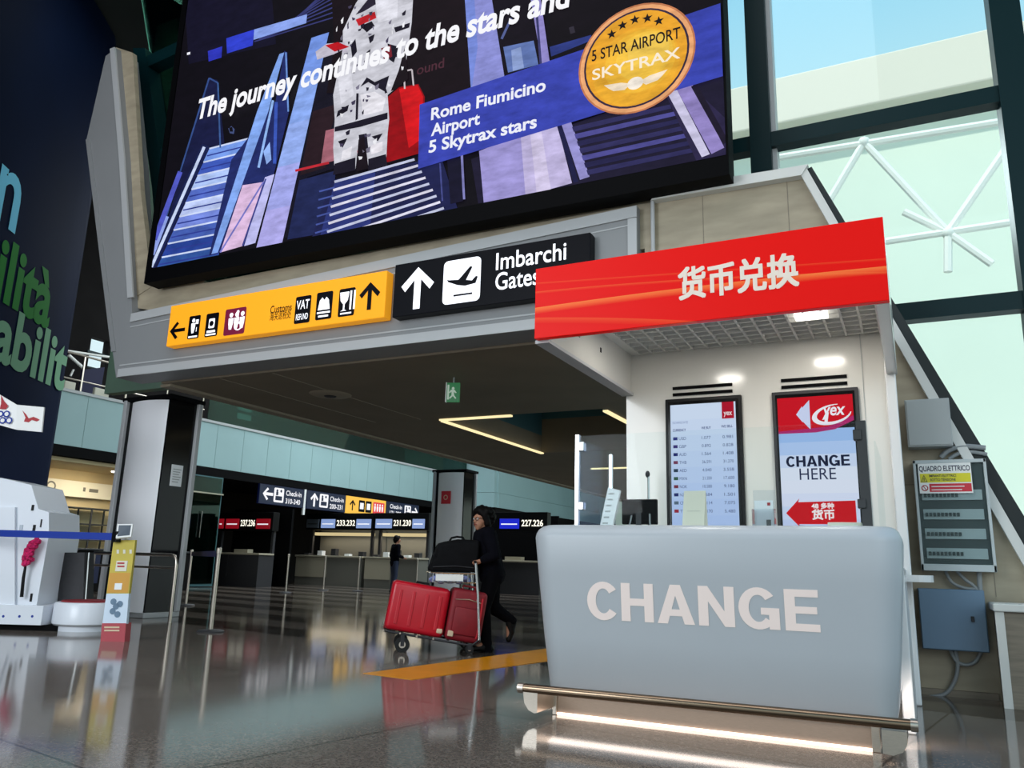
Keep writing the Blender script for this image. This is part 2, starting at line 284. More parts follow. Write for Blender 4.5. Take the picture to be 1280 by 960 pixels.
def grotesque(mb, pl, word, a0, b0, m, height, width, off=.004, st=.205, col=None):
    """heavy sans capitals drawn from strokes"""
    def ring(cx, rx, t0, t1, n=22):
        o = [(cx + rx * math.cos(math.radians(t0 + (t1 - t0) * i / n)), .5 + .515 * math.sin(math.radians(t0 + (t1 - t0) * i / n))) for i in range(n + 1)]
        q = [(cx + (rx - st) * math.cos(math.radians(t0 + (t1 - t0) * i / n)), .5 + (.515 - st * .9) * math.sin(math.radians(t0 + (t1 - t0) * i / n))) for i in range(n + 1)]
        return [[o[i], o[i + 1], q[i + 1], q[i]] for i in range(n)]
    R = lambda x0, x1, y0, y1: [(x0, y0), (x1, y0), (x1, y1), (x0, y1)]
    G = {'C': (.71, ring(.38, .38, 38, 322)), 'H': (.72, [R(0, st, 0, 1), R(.72 - st, .72, 0, 1), R(st, .72 - st, .41, .60)]),
         'A': (.80, [[(0, 0), (st * 1.08, 0), (.40, .72), (.40, 1), (.29, 1)], [(.80, 0), (.51, 1), (.40, 1), (.40, .72), (.80 - st * 1.08, 0)], R(.22, .58, .20, .37)]),
         'N': (.74, [R(0, st, 0, 1), R(.74 - st, .74, 0, 1), [(st, 1), (0, 1), (.74 - st, 0), (.74, 0)]]),
         'G': (.82, ring(.39, .39, 38, 318) + [R(.80 - st, .80, .0, .50), R(.44, .80, .35, .52)]),
         'E': (.66, [R(0, st, 0, 1), R(st, .65, 0, .18), R(st, .61, .42, .59), R(st, .64, .82, 1)])}
    gap = .08; tot = sum(G[c][0] for c in word) + gap * (len(word) - 1); k = width / tot; x = 0
    for i, c in enumerate(word):
        for j, poly in enumerate(G[c][1]): flat(mb, pl, [(a0 + (x + p) * k, b0 + q * height) for p, q in poly], off + j * .00002, m, col)
        x += G[c][0] + gap
    return mb
def rrect(a0, a1, b0, b1, r, n=4):
    out = []
    for cx, cy, t in ((a1 - r, b0 + r, -90), (a1 - r, b1 - r, 0), (a0 + r, b1 - r, 90), (a0 + r, b0 + r, 180)):
        out += [(cx + r * math.cos(math.radians(t + 90 * i / n)), cy + r * math.sin(math.radians(t + 90 * i / n))) for i in range(n + 1)]
    return out
# ================================================================== the building
def one(name, fn, parent=None, smooth=False):
    mb = MB(); fn(mb); return mb.build(name, parent, smooth)
# floor (L-shaped: concourse and check-in hall), ground outside the glazed wall
mb = MB(); mb.prism([(-26, -12, -.1), (12, -12, -.1), (12, 8.7, -.1), (-2.2, 8.7, -.1), (-2.2, 62, -.1), (-26, 62, -.1)], (0, 0, .1), 'terrazzo'); struct(mb.build('floor'))
mb = MB(); mb.box(-2.1, 40, 8.8, 90, -.2, -.1, 'ground'); struct(mb.build('floor_outside'))
# roofs over the concourse and over the hall
mb = MB(); mb.box(-26, 5, -12, 8.5, 13, 13.3, 'roof_dark'); mb.box(-26, -5, 8.5, 62, 13, 13.3, 'roof_dark'); struct(mb.build('ceiling'))
# far left wall with a clerestory opening, hall end walls
wl = Plane((-24, 0, 0), (0, 1, 0))          # u = +Y, faces +X
holes = []
for pa, pb_ in (((109, 459), (137, 427)), ((296, 524), (322, 509))): a0, b0 = wl.hit(*pa); a1, b1 = wl.hit(*pb_); holes.append((a0, a1, b0, b1))
mb = MB(); ycur = -12
for a0, a1, b0, b1 in holes:
    for y0, y1, z0, z1 in ((ycur, a0, 0, 13), (a0, a1, 0, b0), (a0, a1, b1, 13)): mb.box(-24.3, -24, y0, y1, z0, z1, 'hall_dark')
    ycur = a1
mb.box(-24.3, -24, ycur, 62, 0, 13, 'hall_dark'); struct(mb.build('wall_left'))
mb = MB()
for a0, a1, b0, b1 in holes: zz = (b0 + b1) / 2; mb.box(-24.15, -23.95, a0 - .1, a1 + .1, zz - .04, zz + .04, 'mullion'); mb.box(-24.15, -24.05, a0, a1, b0 - .06, b0 + .06, 'mullion')
struct(mb.build('window_3'))
mb = MB(); mb.box(-24, -2.2, 50, 50.3, 3.68, 13, 'teal'); mb.box(-24, -2.2, 50, 50.3, 0, 3.68, 'hall_dark'); struct(mb.build('wall_back'))
# pale blue-green upper fascia of the hall, in tall panels
mb = MB(); y = 7.0
while y < 35.0:
    mb.box(-20.12, -20, y + .006, min(y + 1.16, 35.2) - .006, 3.7, 5.12, 'teal'); y += 1.16
mb.box(-20.16, -20.1, 7, 35.2, 3.7, 5.1, 'teal_dark'); mb.box(-20.2, -19.96, 7, 35.2, 5.12, 5.2, 'grey_trim'); struct(mb.build('wall_gallery'))
mb = MB(); mb.box(-24, -19.95, 7, 35.2, 3.42, 3.7, 'black_matte'); struct(mb.build('trim_1'))
mb = MB()
mb.box(-24, -18.56, 35.2, 35.5, 4.42, 9, 'teal'); mb.box(-24, -18.52, 35.16, 35.5, 3.68, 4.40, 'teal'); mb.box(-18.9, -18.5, 35.5, 50, 4.42, 9, 'teal'); mb.box(-18.9, -18.46, 35.5, 50, 3.68, 4.40, 'teal')
mb.box(-24, -18.5, 35.3, 50, 0, 3.68, 'hall_dark'); struct(mb.build('wall_hall_end'))
# ---- the portal (bridge) with its grey fascia, leaning pier, soffit and light well
YP = 7.7; pf = facing(YP)
h = pf.hit
XR = -2.43; ZB = 3.5
tl = h(168, 372)
outer = [h(145, 472), (XR, ZB), (XR, 4.76), (tl[0], 4.47), h(157, 200), h(145, 60), h(132, 70), h(108, 175)]
mb = MB(); slab(mb, pf, outer, -.45, 0, 'grey_panel')
# raised border strips and grooves on the fascia
x0 = h(150, 455)[0]
for z0, z1, dd in ((ZB + .17, ZB + .19, .006), (ZB, ZB + .12, .02)): slab(mb, pf, rect(x0, XR, z0, z1), 0, dd, 'grey_trim')
for z0, z1, dd in ((0, .13, .02), (.2, .215, .006)):
    slab(mb, pf, [(tl[0], 4.47 - z1), (XR, 4.76 - z1), (XR, 4.76 - z0), (tl[0], 4.47 - z0)], 0, dd, 'grey_trim')
slab(mb, pf, rect(XR - .1, XR - .001, ZB + .121, 4.62), 0, .022, 'grey_trim')
# edge strips of the leaning pier
def strip(mb, pl, p, q, w, o0, o1, m):
    slab(mb, pl, [p, q, (q[0] + w, q[1]), (p[0] + w, p[1])], o0, o1, m)
strip(mb, pf, h(157, 200), h(168, 372), -.12, 0, .03, 'grey_trim'); strip(mb, pf, h(145, 60), h(157, 200), -.12, 0, .03, 'grey_trim')
strip(mb, pf, h(140, 440), h(108, 175), .1, 0, .015, 'grey_panel')
struct(mb.build('wall_portal'))
# stone cladding: beside the pier, under the screen and down the right side with its slanted edge
ps = facing(7.8); g = ps.hit
top = (-.70, 4.86); foot = (1.27, 0.0)
mb = MB(); slab(mb, ps, [(-2.38, 0), foot, top, (-2.27, 4.88), (-9.9, 4.80), (-9.9, 4.3), (-2.38, 4.3)], -.45, 0, 'stone')
slab(mb, ps, [g(145, 59), g(157, 200), g(168, 372), g(190, 358), g(176, 240), g(166, 66)], -.08, 0, 'stone')
slab(mb, ps, [g(190, 355), g(168, 368), g(172, 385), (-9.0, 4.3), (-9.0, 4.86), g(190, 340)], -.30, -.01, 'stone')
for zz in (1.72,): slab(mb, ps, rect(-.2, 1.27 - zz * .405 - .15, zz, zz + .008), 0, .003, 'stone_dark')
for xx, zt in ((.55, 1.7), (-.9, 4.8), (-1.75, 4.8)): slab(mb, ps, rect(xx, xx + .006, .8 if zt < 2 else 3.2, zt), 0, .003, 'stone_dark')
struct(mb.build('wall_stone'))
# coping along the top and the slanted edge, with the black gasket of the glazing behind
dirn = Vector((foot[0] - top[0], foot[1] - top[1])).normalized(); nrm = Vector((-dirn.y, dirn.x))   # nrm points up-right, outward
if nrm.x < 0: nrm = -nrm
def off2(p, w): return (p[0] + nrm.x * w, p[1] + nrm.y * w)
mb = MB(); slab(mb, ps, [(-2.27, 4.80), (top[0] - .05, 4.78), (top[0] + .02, 4.88), (-2.27, 4.92)], -.3, .10, 'pale_trim')
slab(mb, ps, [off2(top, -.075), off2(foot, -.075), off2(foot, 0), off2(top, 0)], -.3, .08, 'pale_trim')
slab(mb, ps, [off2(top, 0), off2(foot, 0), off2(foot, .14), off2((top[0] + .0, top[1]), .05)], -.75, .04, 'gasket')
mb.tube([(-2.27, 7.74, 4.86), (-2.27, 7.74, 3.2)], .022, 'grey_trim')
struct(mb.build('trim_2'))
mb = MB(); mb.box(.52, 1.4, 7.36, 7.79, 0, .70, 'stone_dark'); mb.box(.49, 1.45, 7.32, 7.79, .70, .76, 'pale_trim', .01); mb.box(.50, .56, 7.345, 7.4, 0, .70, 'pale_trim'); struct(mb.build('baseboard_stone'))
mb = MB(); mb.box(-.05, .5, 7.76, 7.8, 0, .05, 'stone_dark'); struct(mb.build('baseboard_right'))
# soffit of the portal with the rectangular light well
HX0, HX1, HY0, HY1, ZS = -7.56, -4.4, 12.1, 16.6, 3.47
mb = MB()
for x0, x1, y0, y1 in ((-10.05, -2.25, 8.15, HY0), (-10.05, HX0, HY0, HY1), (HX1, -2.25, HY0, HY1), (-10.05, -2.25, HY1, 30)): mb.box(x0, x1, y0, y1, ZS, ZS + .4, 'soffit')
mb.box(-10.1, -2.4, 7.71, 8.15, ZS + .03, ZS + .3, 'soffit_edge'); mb.box(-10.12, -9.9, 8.2, 30, ZS - .04, ZS, 'soffit_edge')
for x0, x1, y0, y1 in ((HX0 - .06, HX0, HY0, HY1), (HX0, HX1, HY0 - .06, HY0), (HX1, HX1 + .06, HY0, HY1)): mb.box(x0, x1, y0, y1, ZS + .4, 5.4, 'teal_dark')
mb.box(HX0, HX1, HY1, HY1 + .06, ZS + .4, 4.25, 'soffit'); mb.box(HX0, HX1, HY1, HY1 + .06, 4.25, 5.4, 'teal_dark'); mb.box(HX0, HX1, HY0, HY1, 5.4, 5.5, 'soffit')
for x in (-8.9, -7.9, -3.2): mb.box(x, x + .02, 8.2, 12, ZS - .006, ZS, 'soffit_edge')
struct(mb.build('ceiling_portal'))
# ---- glazed wall behind: mullions, transoms, panes
YW = 8.6; pw = facing(YW); q = pw.hit
mb = MB()
mb.box(-1.37, -1.14, YW, YW + .35, 3, 13, 'mullion'); mb.box(1.09, 1.36, YW, YW + .35, 0, 13, 'mullion'); mb.box(3.4, 3.66, YW, YW + .35, 0, 13, 'mullion')
mb.box(-1.14, -1.09, YW + .1, YW + .3, 3, 13, 'grey_trim')
for z in (1.25, 3.46, 5.66, 8.0): mb.box(-2.6, 4, YW + .03, YW + .2, z, z + .18, 'mullion')
w1 = struct(mb.build('window_1'))
mb = MB(); mb.box(-2.6, 4, YW + .22, YW + .235, 0, 13, 'window_glass'); mb.build('pane', w1)
pl2 = facing(8.35); k = pl2.hit
mb = MB(); slab(mb, pl2, [k(166, 60), k(190, 235), k(200, 360), k(216, 360), k(205, 235), k(181, 60)], -.3, 0, 'mullion')
for p0, p1 in (((180, 84), (232, 60)), ((196, 201), (232, 186))):
    a, b = k(*p0), k(*p1); slab(mb, pl2, [a, b, (b[0], b[1] + .24), (a[0], a[1] + .24)], -.25, -.02, 'mullion')
w2 = struct(mb.build('window_2'))
mb = MB(); slab(mb, facing(8.62), [(-12.6, 11.5), (-9.9, 4.0), (-5, 4.0), (-5, 13), (-12.6, 13)], -.02, 0, 'dark_glass'); mb.build('pane', w2)
mb = MB(); mb.box(-15, -8.6, 10.8, 11.0, 4.2, 13, 'atrium'); struct(mb.build('wall_atrium'))
# ---- across the apron: pale terminal with a space-frame truss, seen through the glass
mb = MB(); mb.box(-16, 30, 46, 60, -.1, 26.5, 'facade'); mb.box(-17, 31, 44.5, 61, 26.6, 29.6, 'facade_roof', .1); tag(mb.build('terminal_building'), 'pale glazed terminal building seen outside through the window wall', 'building')
po = facing(30); t = po.hit
mb = MB()
def bar(a, b, r=.14): mb.tube([po.P(*t(*a)), po.P(*t(*b))], r, 'truss_white', 8)
for a, b in (((960, 199), (1290, 146)), ((1080, 178), (1030, 262)), ((1080, 178), (1185, 291)), ((1270, 168), (1185, 291)), ((1000, 318), (1330, 268)), ((1185, 291), (1185, 340)), ((1185, 291), (1130, 265)), ((1185, 291), (1240, 330)), ((960, 199), (1000, 318))): bar(a, b)
for p in ((1080, 178), (1185, 291)): mb.ball(po.P(*t(*p)), .22, 'truss_white')
tag(mb.build('roof_truss', smooth=True), 'white tubular roof truss outside beyond the window panes', 'truss')
# ================================================================== the big display over the portal
YS = 7.5; sc_ = facing(YS); s = sc_.hit
bx0, bx1 = s(181, 357)[0], s(912, 216)[0]; bz0 = (s(181, 357)[1] + s(912, 216)[1]) / 2; bz1 = 10.1
px0, pz0 = s(190, 338); px1 = s(908, 192)[0]; pz0 = (pz0 + s(908, 192)[1]) / 2; pz1 = 9.97
led = thing('display_screen', 'huge display screen showing an astronaut on escalators above the portal', 'screen', ((bx0 + bx1) / 2, YS, bz0))
mb = MB(); mb.box(bx0, bx1, YS + .01, YS + .24, bz0, bz1, 'bezel_black'); mb.box(bx0, bx1, YS - .02, YS + .02, bz0, pz0, 'bezel_black'); mb.box(bx0, px0, YS - .02, YS + .02, pz0, bz1, 'bezel_black'); mb.box(px1, bx1, YS - .02, YS + .02, pz0, bz1, 'bezel_black'); mb.box(bx0, bx1, YS - .02, YS + .02, pz1, bz1, 'bezel_black')
mb.build('bezel', led)
pic = MB(); LAY = [0.0005]
def clip(pts):
    """keep a polygon inside the lit area"""
    for ax, lim, sgn in ((0, px0, 1), (0, px1, -1), (1, pz0, 1), (1, pz1, -1)):
        out = []
        for i, p in enumerate(pts):
            r = pts[i - 1]; ip = (p[ax] - lim) * sgn >= 0; ir = (r[ax] - lim) * sgn >= 0
            if ip != ir:
                t_ = (lim - r[ax]) / (p[ax] - r[ax]); out.append((r[0] + (p[0] - r[0]) * t_, r[1] + (p[1] - r[1]) * t_))
            if ip: out.append(p)
        pts = out
        if not pts: return []
    return pts
def L(): LAY[0] += .0002; return LAY[0]
def pp(pts, col):      # polygon of the picture, corners given where they show in the frame
    w_ = clip([s(*p) for p in pts])
    if len(w_) > 2: flat(pic, sc_, w_, L(), 'led', col)
def ppl(a, b, w, col):
    dx, dy = b[0] - a[0], b[1] - a[1]; n_ = math.hypot(dx, dy); ex, ey = -dy / n_ * w / 2, dx / n_ * w / 2
    pp([(a[0] + ex, a[1] + ey), (b[0] + ex, b[1] + ey), (b[0] - ex, b[1] - ey), (a[0] - ex, a[1] - ey)], col)
flat(pic, sc_, rect(px0, px1, pz0, pz1), L(), 'led', (14, 11, 20))
# ceiling of the pictured hall
pp([(225, -90), (330, -120), (345, 55), (236, 80)], (20, 18, 40))
for i in range(9): ppl((318 + i * 6, 52 - i * 3), (462, 8 - i * 9), 1.6, (56, 60, 118))
pp([(260, 64), (278, 58), (277, 72), (261, 77)], (48, 56, 190)); pp([(283, 48), (318, 37), (316, 57), (284, 67)], (50, 66, 208)); pp([(318, 37), (384, 18), (383, 29), (317, 50)], (140, 165, 238)); pp([(234, 66), (238, 65), (238, 68), (234, 69)], (240, 240, 250))
# left escalator: blue glass, steps, hand rail
pp([(190, 340), (262, 98), (272, 100), (282, 190), (240, 300), (205, 336)], (24, 28, 66))
for i in range(9):
    y = 186 + i * 17; x = 262 - i * 7.4; x1 = 316 - i * 5.0
    c = [(120, 158, 238), (64, 92, 190), (176, 200, 250), (86, 110, 200), (190, 205, 250), (120, 140, 225), (70, 96, 180), (40, 66, 150), (50, 86, 160)][i]
    pp([(x, y), (x1, y - 14), (x1 - 3, y + 3), (x - 8, y + 17)], c); ppl((x, y), (x1, y - 14), 2, (210, 222, 252))
    ppl((x - 3, y + 9), (x1 - 2, y - 5), 1.6, (48, 62, 150))
ppl((188, 338), (262, 98), 2, (54, 80, 140)); ppl((262, 98), (273, 104), 2, (54, 80, 140)); ppl((273, 104), (276, 185), 2, (60, 92, 150)); ppl((189, 334), (258, 182), 10, (26, 34, 80)); ppl((190, 334), (256, 184), 3.6, (206, 220, 252)); ppl((190, 318), (208, 270), 8, (150, 170, 240)); ppl((194, 300), (226, 215), 6, (84, 92, 200))
pp([(286, 161), (290, 158), (294, 162), (293, 168), (288, 167)], (70, 84, 130)); pp([(287, 160), (291, 159), (292, 165), (288, 165)], (14, 11, 20))
# balustrade between the escalators
pp([(262, 320), (290, 200), (345, 128), (356, 64), (360, 66), (362, 140), (345, 210), (320, 302)], (34, 44, 104))
pp([(265, 318), (273, 316), (336, 140), (356, 66), (350, 68), (322, 140)], (132, 170, 242)); ppl((358, 66), (361, 140), 2, (110, 150, 220)); pp([(276, 316), (304, 308), (330, 228), (304, 232)], (226, 192, 228)); pp([(306, 308), (320, 304), (344, 218), (332, 222)], (190, 190, 240)); ppl((342, 126), (324, 210), 3, (150, 190, 250)); ppl((346, 128), (344, 205), 4, (60, 90, 190)); pp([(330, 190), (338, 178), (340, 200), (334, 206)], (150, 185, 250))
ppl((276, 316), (330, 228), 2, (120, 120, 200)); ppl((304, 308), (333, 224), 2, (60, 66, 140))
# broad diagonal beam
for i, c in enumerate(((118, 152, 232), (138, 170, 240), (150, 176, 242), (166, 172, 240), (176, 172, 236))):
    y0 = 44 + i * 54; y1 = y0 + 54
    fl = lambda y: 390 - (y - 44) * .262; fr_ = lambda y: 412 - (y - 44) * .222
    pp([(fl(y0), y0 + 4), (fr_(y0), y0 - 3), (fr_(y1), y1 - 3), (fl(y1), y1 + 4)], c)
pp([(356, 298), (412, 46), (416, 60), (422, 210), (385, 222), (372, 298)], (20, 18, 34))
pp([(360, 300), (375, 226), (420, 214), (418, 290)], (32, 40, 84)); pp([(376, 220), (408, 210), (412, 172), (424, 130), (392, 140)], (40, 24, 32)); pp([(402, 206), (424, 200), (424, 160), (408, 164)], (168, 104, 118)); ppl((370, 214), (412, 204), 3, (190, 40, 52))
# centre escalator with bright tread lines
pp([(415, 226), (552, 196), (585, 300), (390, 300)], (30, 34, 78)); pp([(420, 226), (470, 216), (462, 300), (400, 300)], (44, 54, 120))
for i in range(9):
    ppl((419 - i * 1.5, 228 + i * 10.4), (519 + i * 4.6, 200 + i * 7.6), 3.0, [(200, 205, 232), (224, 222, 240)][i % 2]); ppl((400 - i, 240 + i * 10.4), (419 - i * 1.5, 235 + i * 10.4), 2, (70, 86, 160))
ppl((551, 205), (554, 252), 2, (70, 76, 140)); ppl((578, 190), (581, 250), 3, (130, 130, 190)); pp([(560, 200), (576, 196), (580, 252), (564, 256)], (22, 20, 44))
# red suitcase and doorway behind the figure
pp([(415, -20), (580, -60), (600, 110), (560, 180), (488, 205), (425, 205)], (22, 12, 20)); pp([(480, 205), (486, 122), (500, 110), (524, 106), (532, 122), (528, 192)], (150, 8, 18)); pp([(500, 112), (523, 107), (530, 122), (526, 176), (512, 186)], (214, 20, 28)); ppl((507, 112), (506, 90), 2, (200, 190, 196)); ppl((518, 108), (516, 88), 2, (200, 190, 196)); ppl((506, 90), (516, 88), 2, (200, 190, 196))
text(pic, sc_, 'ound', s(522, 95)[0], s(522, 95)[1], 'led', L(), width=s(556, 84)[0] - s(522, 95)[0], bold=.01, col=(74, 40, 52))
# pillar, glass and rail right of the figure
pp([(578, -60), (606, -60), (622, 20), (634, 110), (590, 118)], (142, 146, 216)); pp([(578, -60), (590, -60), (598, 60), (590, 118)], (120, 140, 220)); pp([(606, -60), (660, -60), (686, 80), (632, 100)], (18, 12, 24)); pp([(630, 60), (668, 52), (674, 82), (636, 92)], (96, 118, 178)); pp([(640, 64), (652, 60), (656, 86), (642, 90)], (140, 160, 210)); ppl((628, 50), (640, 24), 3, (84, 96, 150))
pp([(654, -60), (668, -60), (688, 78), (678, 81)], (146, 138, 204)); ppl((668, -30), (677, 82), 3, (60, 60, 110)); pp([(688, -40), (905, -120), (905, 10), (690, 76)], (16, 11, 20)); pp([(688, 60), (740, 45), (740, 52), (690, 72)], (46, 60, 132)); pp([(712, 36), (718, 34), (720, 42), (714, 44)], (48, 44, 56))
# lower right: panels below the blue banner, second escalator
pp([(590, 200), (905, 92), (910, 200), (600, 262)], (30, 26, 50)); pp([(600, 190), (655, 168), (658, 244), (606, 256)], (160, 152, 214)); pp([(652, 172), (698, 158), (716, 230), (658, 246)], (196, 186, 228)); pp([(664, 170), (678, 166), (690, 240), (672, 244)], (214, 204, 236)); pp([(697, 158), (703, 157), (724, 228), (718, 230)], (30, 30, 70)); pp([(703, 157), (715, 154), (738, 222), (726, 226)], (150, 146, 208))
for i in range(7): pp([(716 + i * 3, 160 + i * 9), (838 + i * 7, 132 + i * 8.6), (840 + i * 7, 137 + i * 8.6), (718 + i * 3, 166 + i * 9)], [(48, 46, 92), (80, 78, 150), (40, 38, 80)][i % 3])
pp([(834, 122), (862, 106), (908, 150), (908, 196), (872, 204)], (44, 38, 72)); pp([(836, 120), (846, 112), (888, 194), (878, 198)], (206, 202, 232)); pp([(846, 112), (866, 106), (906, 186), (890, 194)], (150, 136, 200)); ppl((868, 108), (908, 180), 8, (30, 24, 44))
# the astronaut, white suit with dark folds and red glove
suit = (206, 206, 216)
pp([(430, 40), (446, 6), (470, -30), (520, -40), (516, 30), (508, 86), (498, 110), (486, 120), (488, 150), (486, 168), (484, 206), (462, 210), (458, 178), (450, 176), (446, 212), (420, 216), (418, 186), (420, 150), (418, 120), (424, 90), (430, 64)], suit)
pp([(396, 66), (410, 56), (432, 54), (436, 66), (416, 70), (398, 76)], (196, 190, 206)); pp([(408, 58), (424, 54), (438, 60), (420, 66)], (186, 18, 30)); pp([(446, 26), (470, 16), (472, 24), (450, 34)], (196, 30, 40)); pp([(452, 34), (466, 28), (470, 34), (460, 42)], (22, 16, 30)); pp([(446, 20), (462, 0), (482, -6), (476, 4), (456, 16)], (40, 34, 52))
for a in ([(494, 36), (514, 30), (513, 36), (496, 42)], [(462, 48), (470, 44), (468, 52), (464, 56)], [(452, 110), (462, 104), (486, 118), (484, 112), (488, 96), (470, 104), (460, 98)], [(420, 160), (450, 152), (486, 142), (486, 150), (452, 160), (420, 166)], [(447, 118), (450, 118), (449, 150), (446, 152)], [(424, 140), (438, 132), (436, 140), (422, 148)], [(450, 170), (460, 168), (462, 186), (452, 192)], [(424, 178), (436, 174), (430, 186)], [(466, 172), (480, 168), (474, 178)], [(420, 206), (446, 198), (446, 214), (418, 220)], [(462, 200), (484, 194), (486, 208), (462, 214)], [(486, 56), (500, 60), (494, 80), (488, 76)], [(440, 58), (446, 50), (448, 66), (442, 74)]): pp(a, (26, 22, 38))
pp([(478, 62), (490, 58), (492, 72), (482, 78)], (120, 30, 44)); pp([(452, 120), (470, 116), (484, 124), (480, 140), (456, 146)], (232, 230, 238)); pp([(424, 96), (440, 84), (444, 120), (428, 132)], (222, 222, 232)); pp([(470, -6), (500, -14), (498, 24), (474, 30)], (226, 226, 236)); pp([(430, 190), (442, 184), (440, 198), (428, 202)], (230, 228, 236)); pp([(464, 184), (480, 178), (480, 190), (466, 194)], (232, 228, 236)); pp([(448, 190), (458, 186), (460, 196), (450, 200)], (190, 110, 130))
pp([(450, 176), (457, 172), (462, 212), (447, 216)], (24, 14, 24)); pp([(430, 64), (424, 90), (418, 118), (410, 118), (418, 70)], (22, 12, 20)); pp([(508, 60), (512, 100), (498, 112), (490, 116), (500, 90)], (24, 14, 22))
for i in range(60):
    x = 422 + random.random() * 84; y = 10 + random.random() * 190
    if y > 110 and x > 484: x -= 40
    w_ = 1.5 + random.random() * 4.5; h_ = 1 + random.random() * 3; a_ = random.uniform(-4, 4)
    pp([(x, y), (x + w_, y - w_ * .4 + a_), (x + w_ * .8, y + h_), (x + w_ * .2, y + h_ + 1)], [(30, 26, 44), (120, 116, 136), (236, 236, 242), (70, 64, 90)][i % 4])
# blue banner with text and gold badge
pp([(525, 213), (527, 133), (908, 5), (908, 97)], (58, 70, 178))
zb = s(300, 134)[1]
text(pic, sc_, 'The journey continues to the stars and', s(249, 149)[0], (s(249, 149)[1] + s(716, 10)[1]) / 2 - .01, 'led_text', L(), width=s(716, 10)[0] - s(249, 149)[0], height=.32, bold=.03, shear=.12, col=(248, 248, 252))
for w_, p0, p1 in (('Rome Fiumicino', (541, 153), (684, 112)), ('Airport', (541, 173), (602, 155)), ('5 Skytrax stars', (538, 194), (673, 157))):
    a, b = s(*p0), s(*p1); text(pic, sc_, w_, a[0], a[1] + .01, 'led_text', L(), width=b[0] - a[0], height=.155, bold=.026, col=(238, 240, 250))
c0 = s(725, 95); c1 = s(871, 60); bc = ((c0[0] + c1[0]) / 2, (s(790, 8)[1] + s(800, 145)[1]) / 2 - .005); br_ = (c1[0] - c0[0]) / 2
for rr, col in ((1, (196, 124, 84)), (.97, (240, 172, 118)), (.9, (58, 44, 66)), (.865, (238, 168, 46))): flat(pic, sc_, circ(bc[0], bc[1], br_ * rr, br_ * rr * 1.0), L(), 'led', col)
for i, col in enumerate(((240, 176, 50), (242, 186, 58), (244, 196, 70), (244, 202, 84))): flat(pic, sc_, circ(bc[0] + .05 * i, bc[1] + .05 * i - .1, br_ * (.74 - .13 * i), br_ * (.7 - .13 * i)), L(), 'led', col)
for i in range(5):
    an = math.radians(128 - i * 19); cx, cz = bc[0] + .66 * br_ * math.cos(an), bc[1] + .72 * br_ * math.sin(an)
    flat(pic, sc_, [(cx + (.062 if j % 2 == 0 else .026) * math.sin(j * math.pi / 5), cz + (.062 if j % 2 == 0 else .026) * math.cos(j * math.pi / 5)) for j in range(10)], L(), 'led', (26, 20, 24))
text(pic, sc_, '5 STAR AIRPORT', bc[0], bc[1] + .10, 'led_text', L(), width=br_ * 1.52, height=.135, bold=.012, col=(30, 22, 24), align='C')
text(pic, sc_, 'SKYTRAX', bc[0], bc[1] - .14, 'led_text', L(), width=br_ * 1.5, height=.13, bold=.014, col=(250, 236, 214), align='C')
for k_ in (-1, 1): flat(pic, sc_, [(bc[0] + k_ * x, bc[1] + z) for x, z in ((.05, -.30), (.16, -.26), (.36, -.24), (.30, -.30), (.25, -.34), (.12, -.36))], L(), 'led', (248, 230, 204))
flat(pic, sc_, circ(bc[0], bc[1] - .31, .09, .075), L(), 'led', (250, 240, 226))
pic.build('picture', led)

# ================================================================== portal signs
def shrink(mb, k=.8):
    c = sum(mb.v, Vector()) / len(mb.v)
    for v in mb.v: v.x = c.x + (v.x - c.x) * k; v.z = c.z + (v.z - c.z) * k
    return mb
def isotype(mb, pl, x, z, w, m):           # small standing figure
    flat(mb, pl, circ(x, z + w * 2.3, w * .38, n=10), .008, m); flat(mb, pl, [(x - w * .5, z + w * 1.8), (x + w * .5, z + w * 1.8), (x + w * .45, z + w * .9), (x + w * .25, z), (x - w * .25, z), (x - w * .45, z + w * .9)], .008, m)
YG = 7.55; pg = facing(YG); gg = pg.hit
a, b = gg(207, 436), gg(484, 336); c = gg(207, 385); d = gg(484, 393); x0, x1 = a[0], b[0]; z0 = (a[1] + d[1]) / 2; z1 = (b[1] + c[1]) / 2; hh = z1 - z0
ys = thing('wayfinding_sign', 'yellow illuminated sign with arrows, toilets and VAT pictograms on the portal', 'sign', ((x0 + x1) / 2, YG, z0))
mb = MB(); mb.box(x0, x1, YG, 7.695, z0, z1, 'yellow_sign', .012); mb.build('sign_box', ys)
mb = MB(); px_ = lambda x, y: gg(x, y)
ax = gg(222, 413); arrow(mb, pg, ax[0], ax[1], .30, 'sign_black', 180); mb.build('arrow', ys); mb = MB()
for i, (xa, xb) in enumerate(((234, 252), (255, 275))):
    u0 = gg(xa, 409)[0]; u1 = gg(xb, 404)[0]; zc = z0 + hh * .36; flat(mb, pg, rrect(u0, u1, zc - .2, zc + .22, .03), .004, 'sign_black')
    if i == 0: isotype(mb, pg, u0 + .12, zc - .1, .1, 'sign_white'); flat(mb, pg, rect(u0 + .2, u1 - .06, zc - .08, zc + .0), .008, 'sign_white'); flat(mb, pg, rect(u0 + .24, u1 - .1, zc + .06, zc + .14), .008, 'sign_white')
    else: flat(mb, pg, rrect(u0 + .08, u1 - .08, zc - .05, zc + .12, .02), .008, 'sign_white'); flat(mb, pg, rect(u0 + .05, u1 - .05, zc - .13, zc - .09), .008, 'sign_white'); flat(mb, pg, circ((u0 + u1) / 2, zc + .03, .05, n=14), .012, 'sign_black')
    flat(mb, pg, rect(u0 + .03, u1 - .03, zc - .18, zc - .15), .008, 'sign_white'); shrink(mb).build('pictogram', ys); mb = MB()
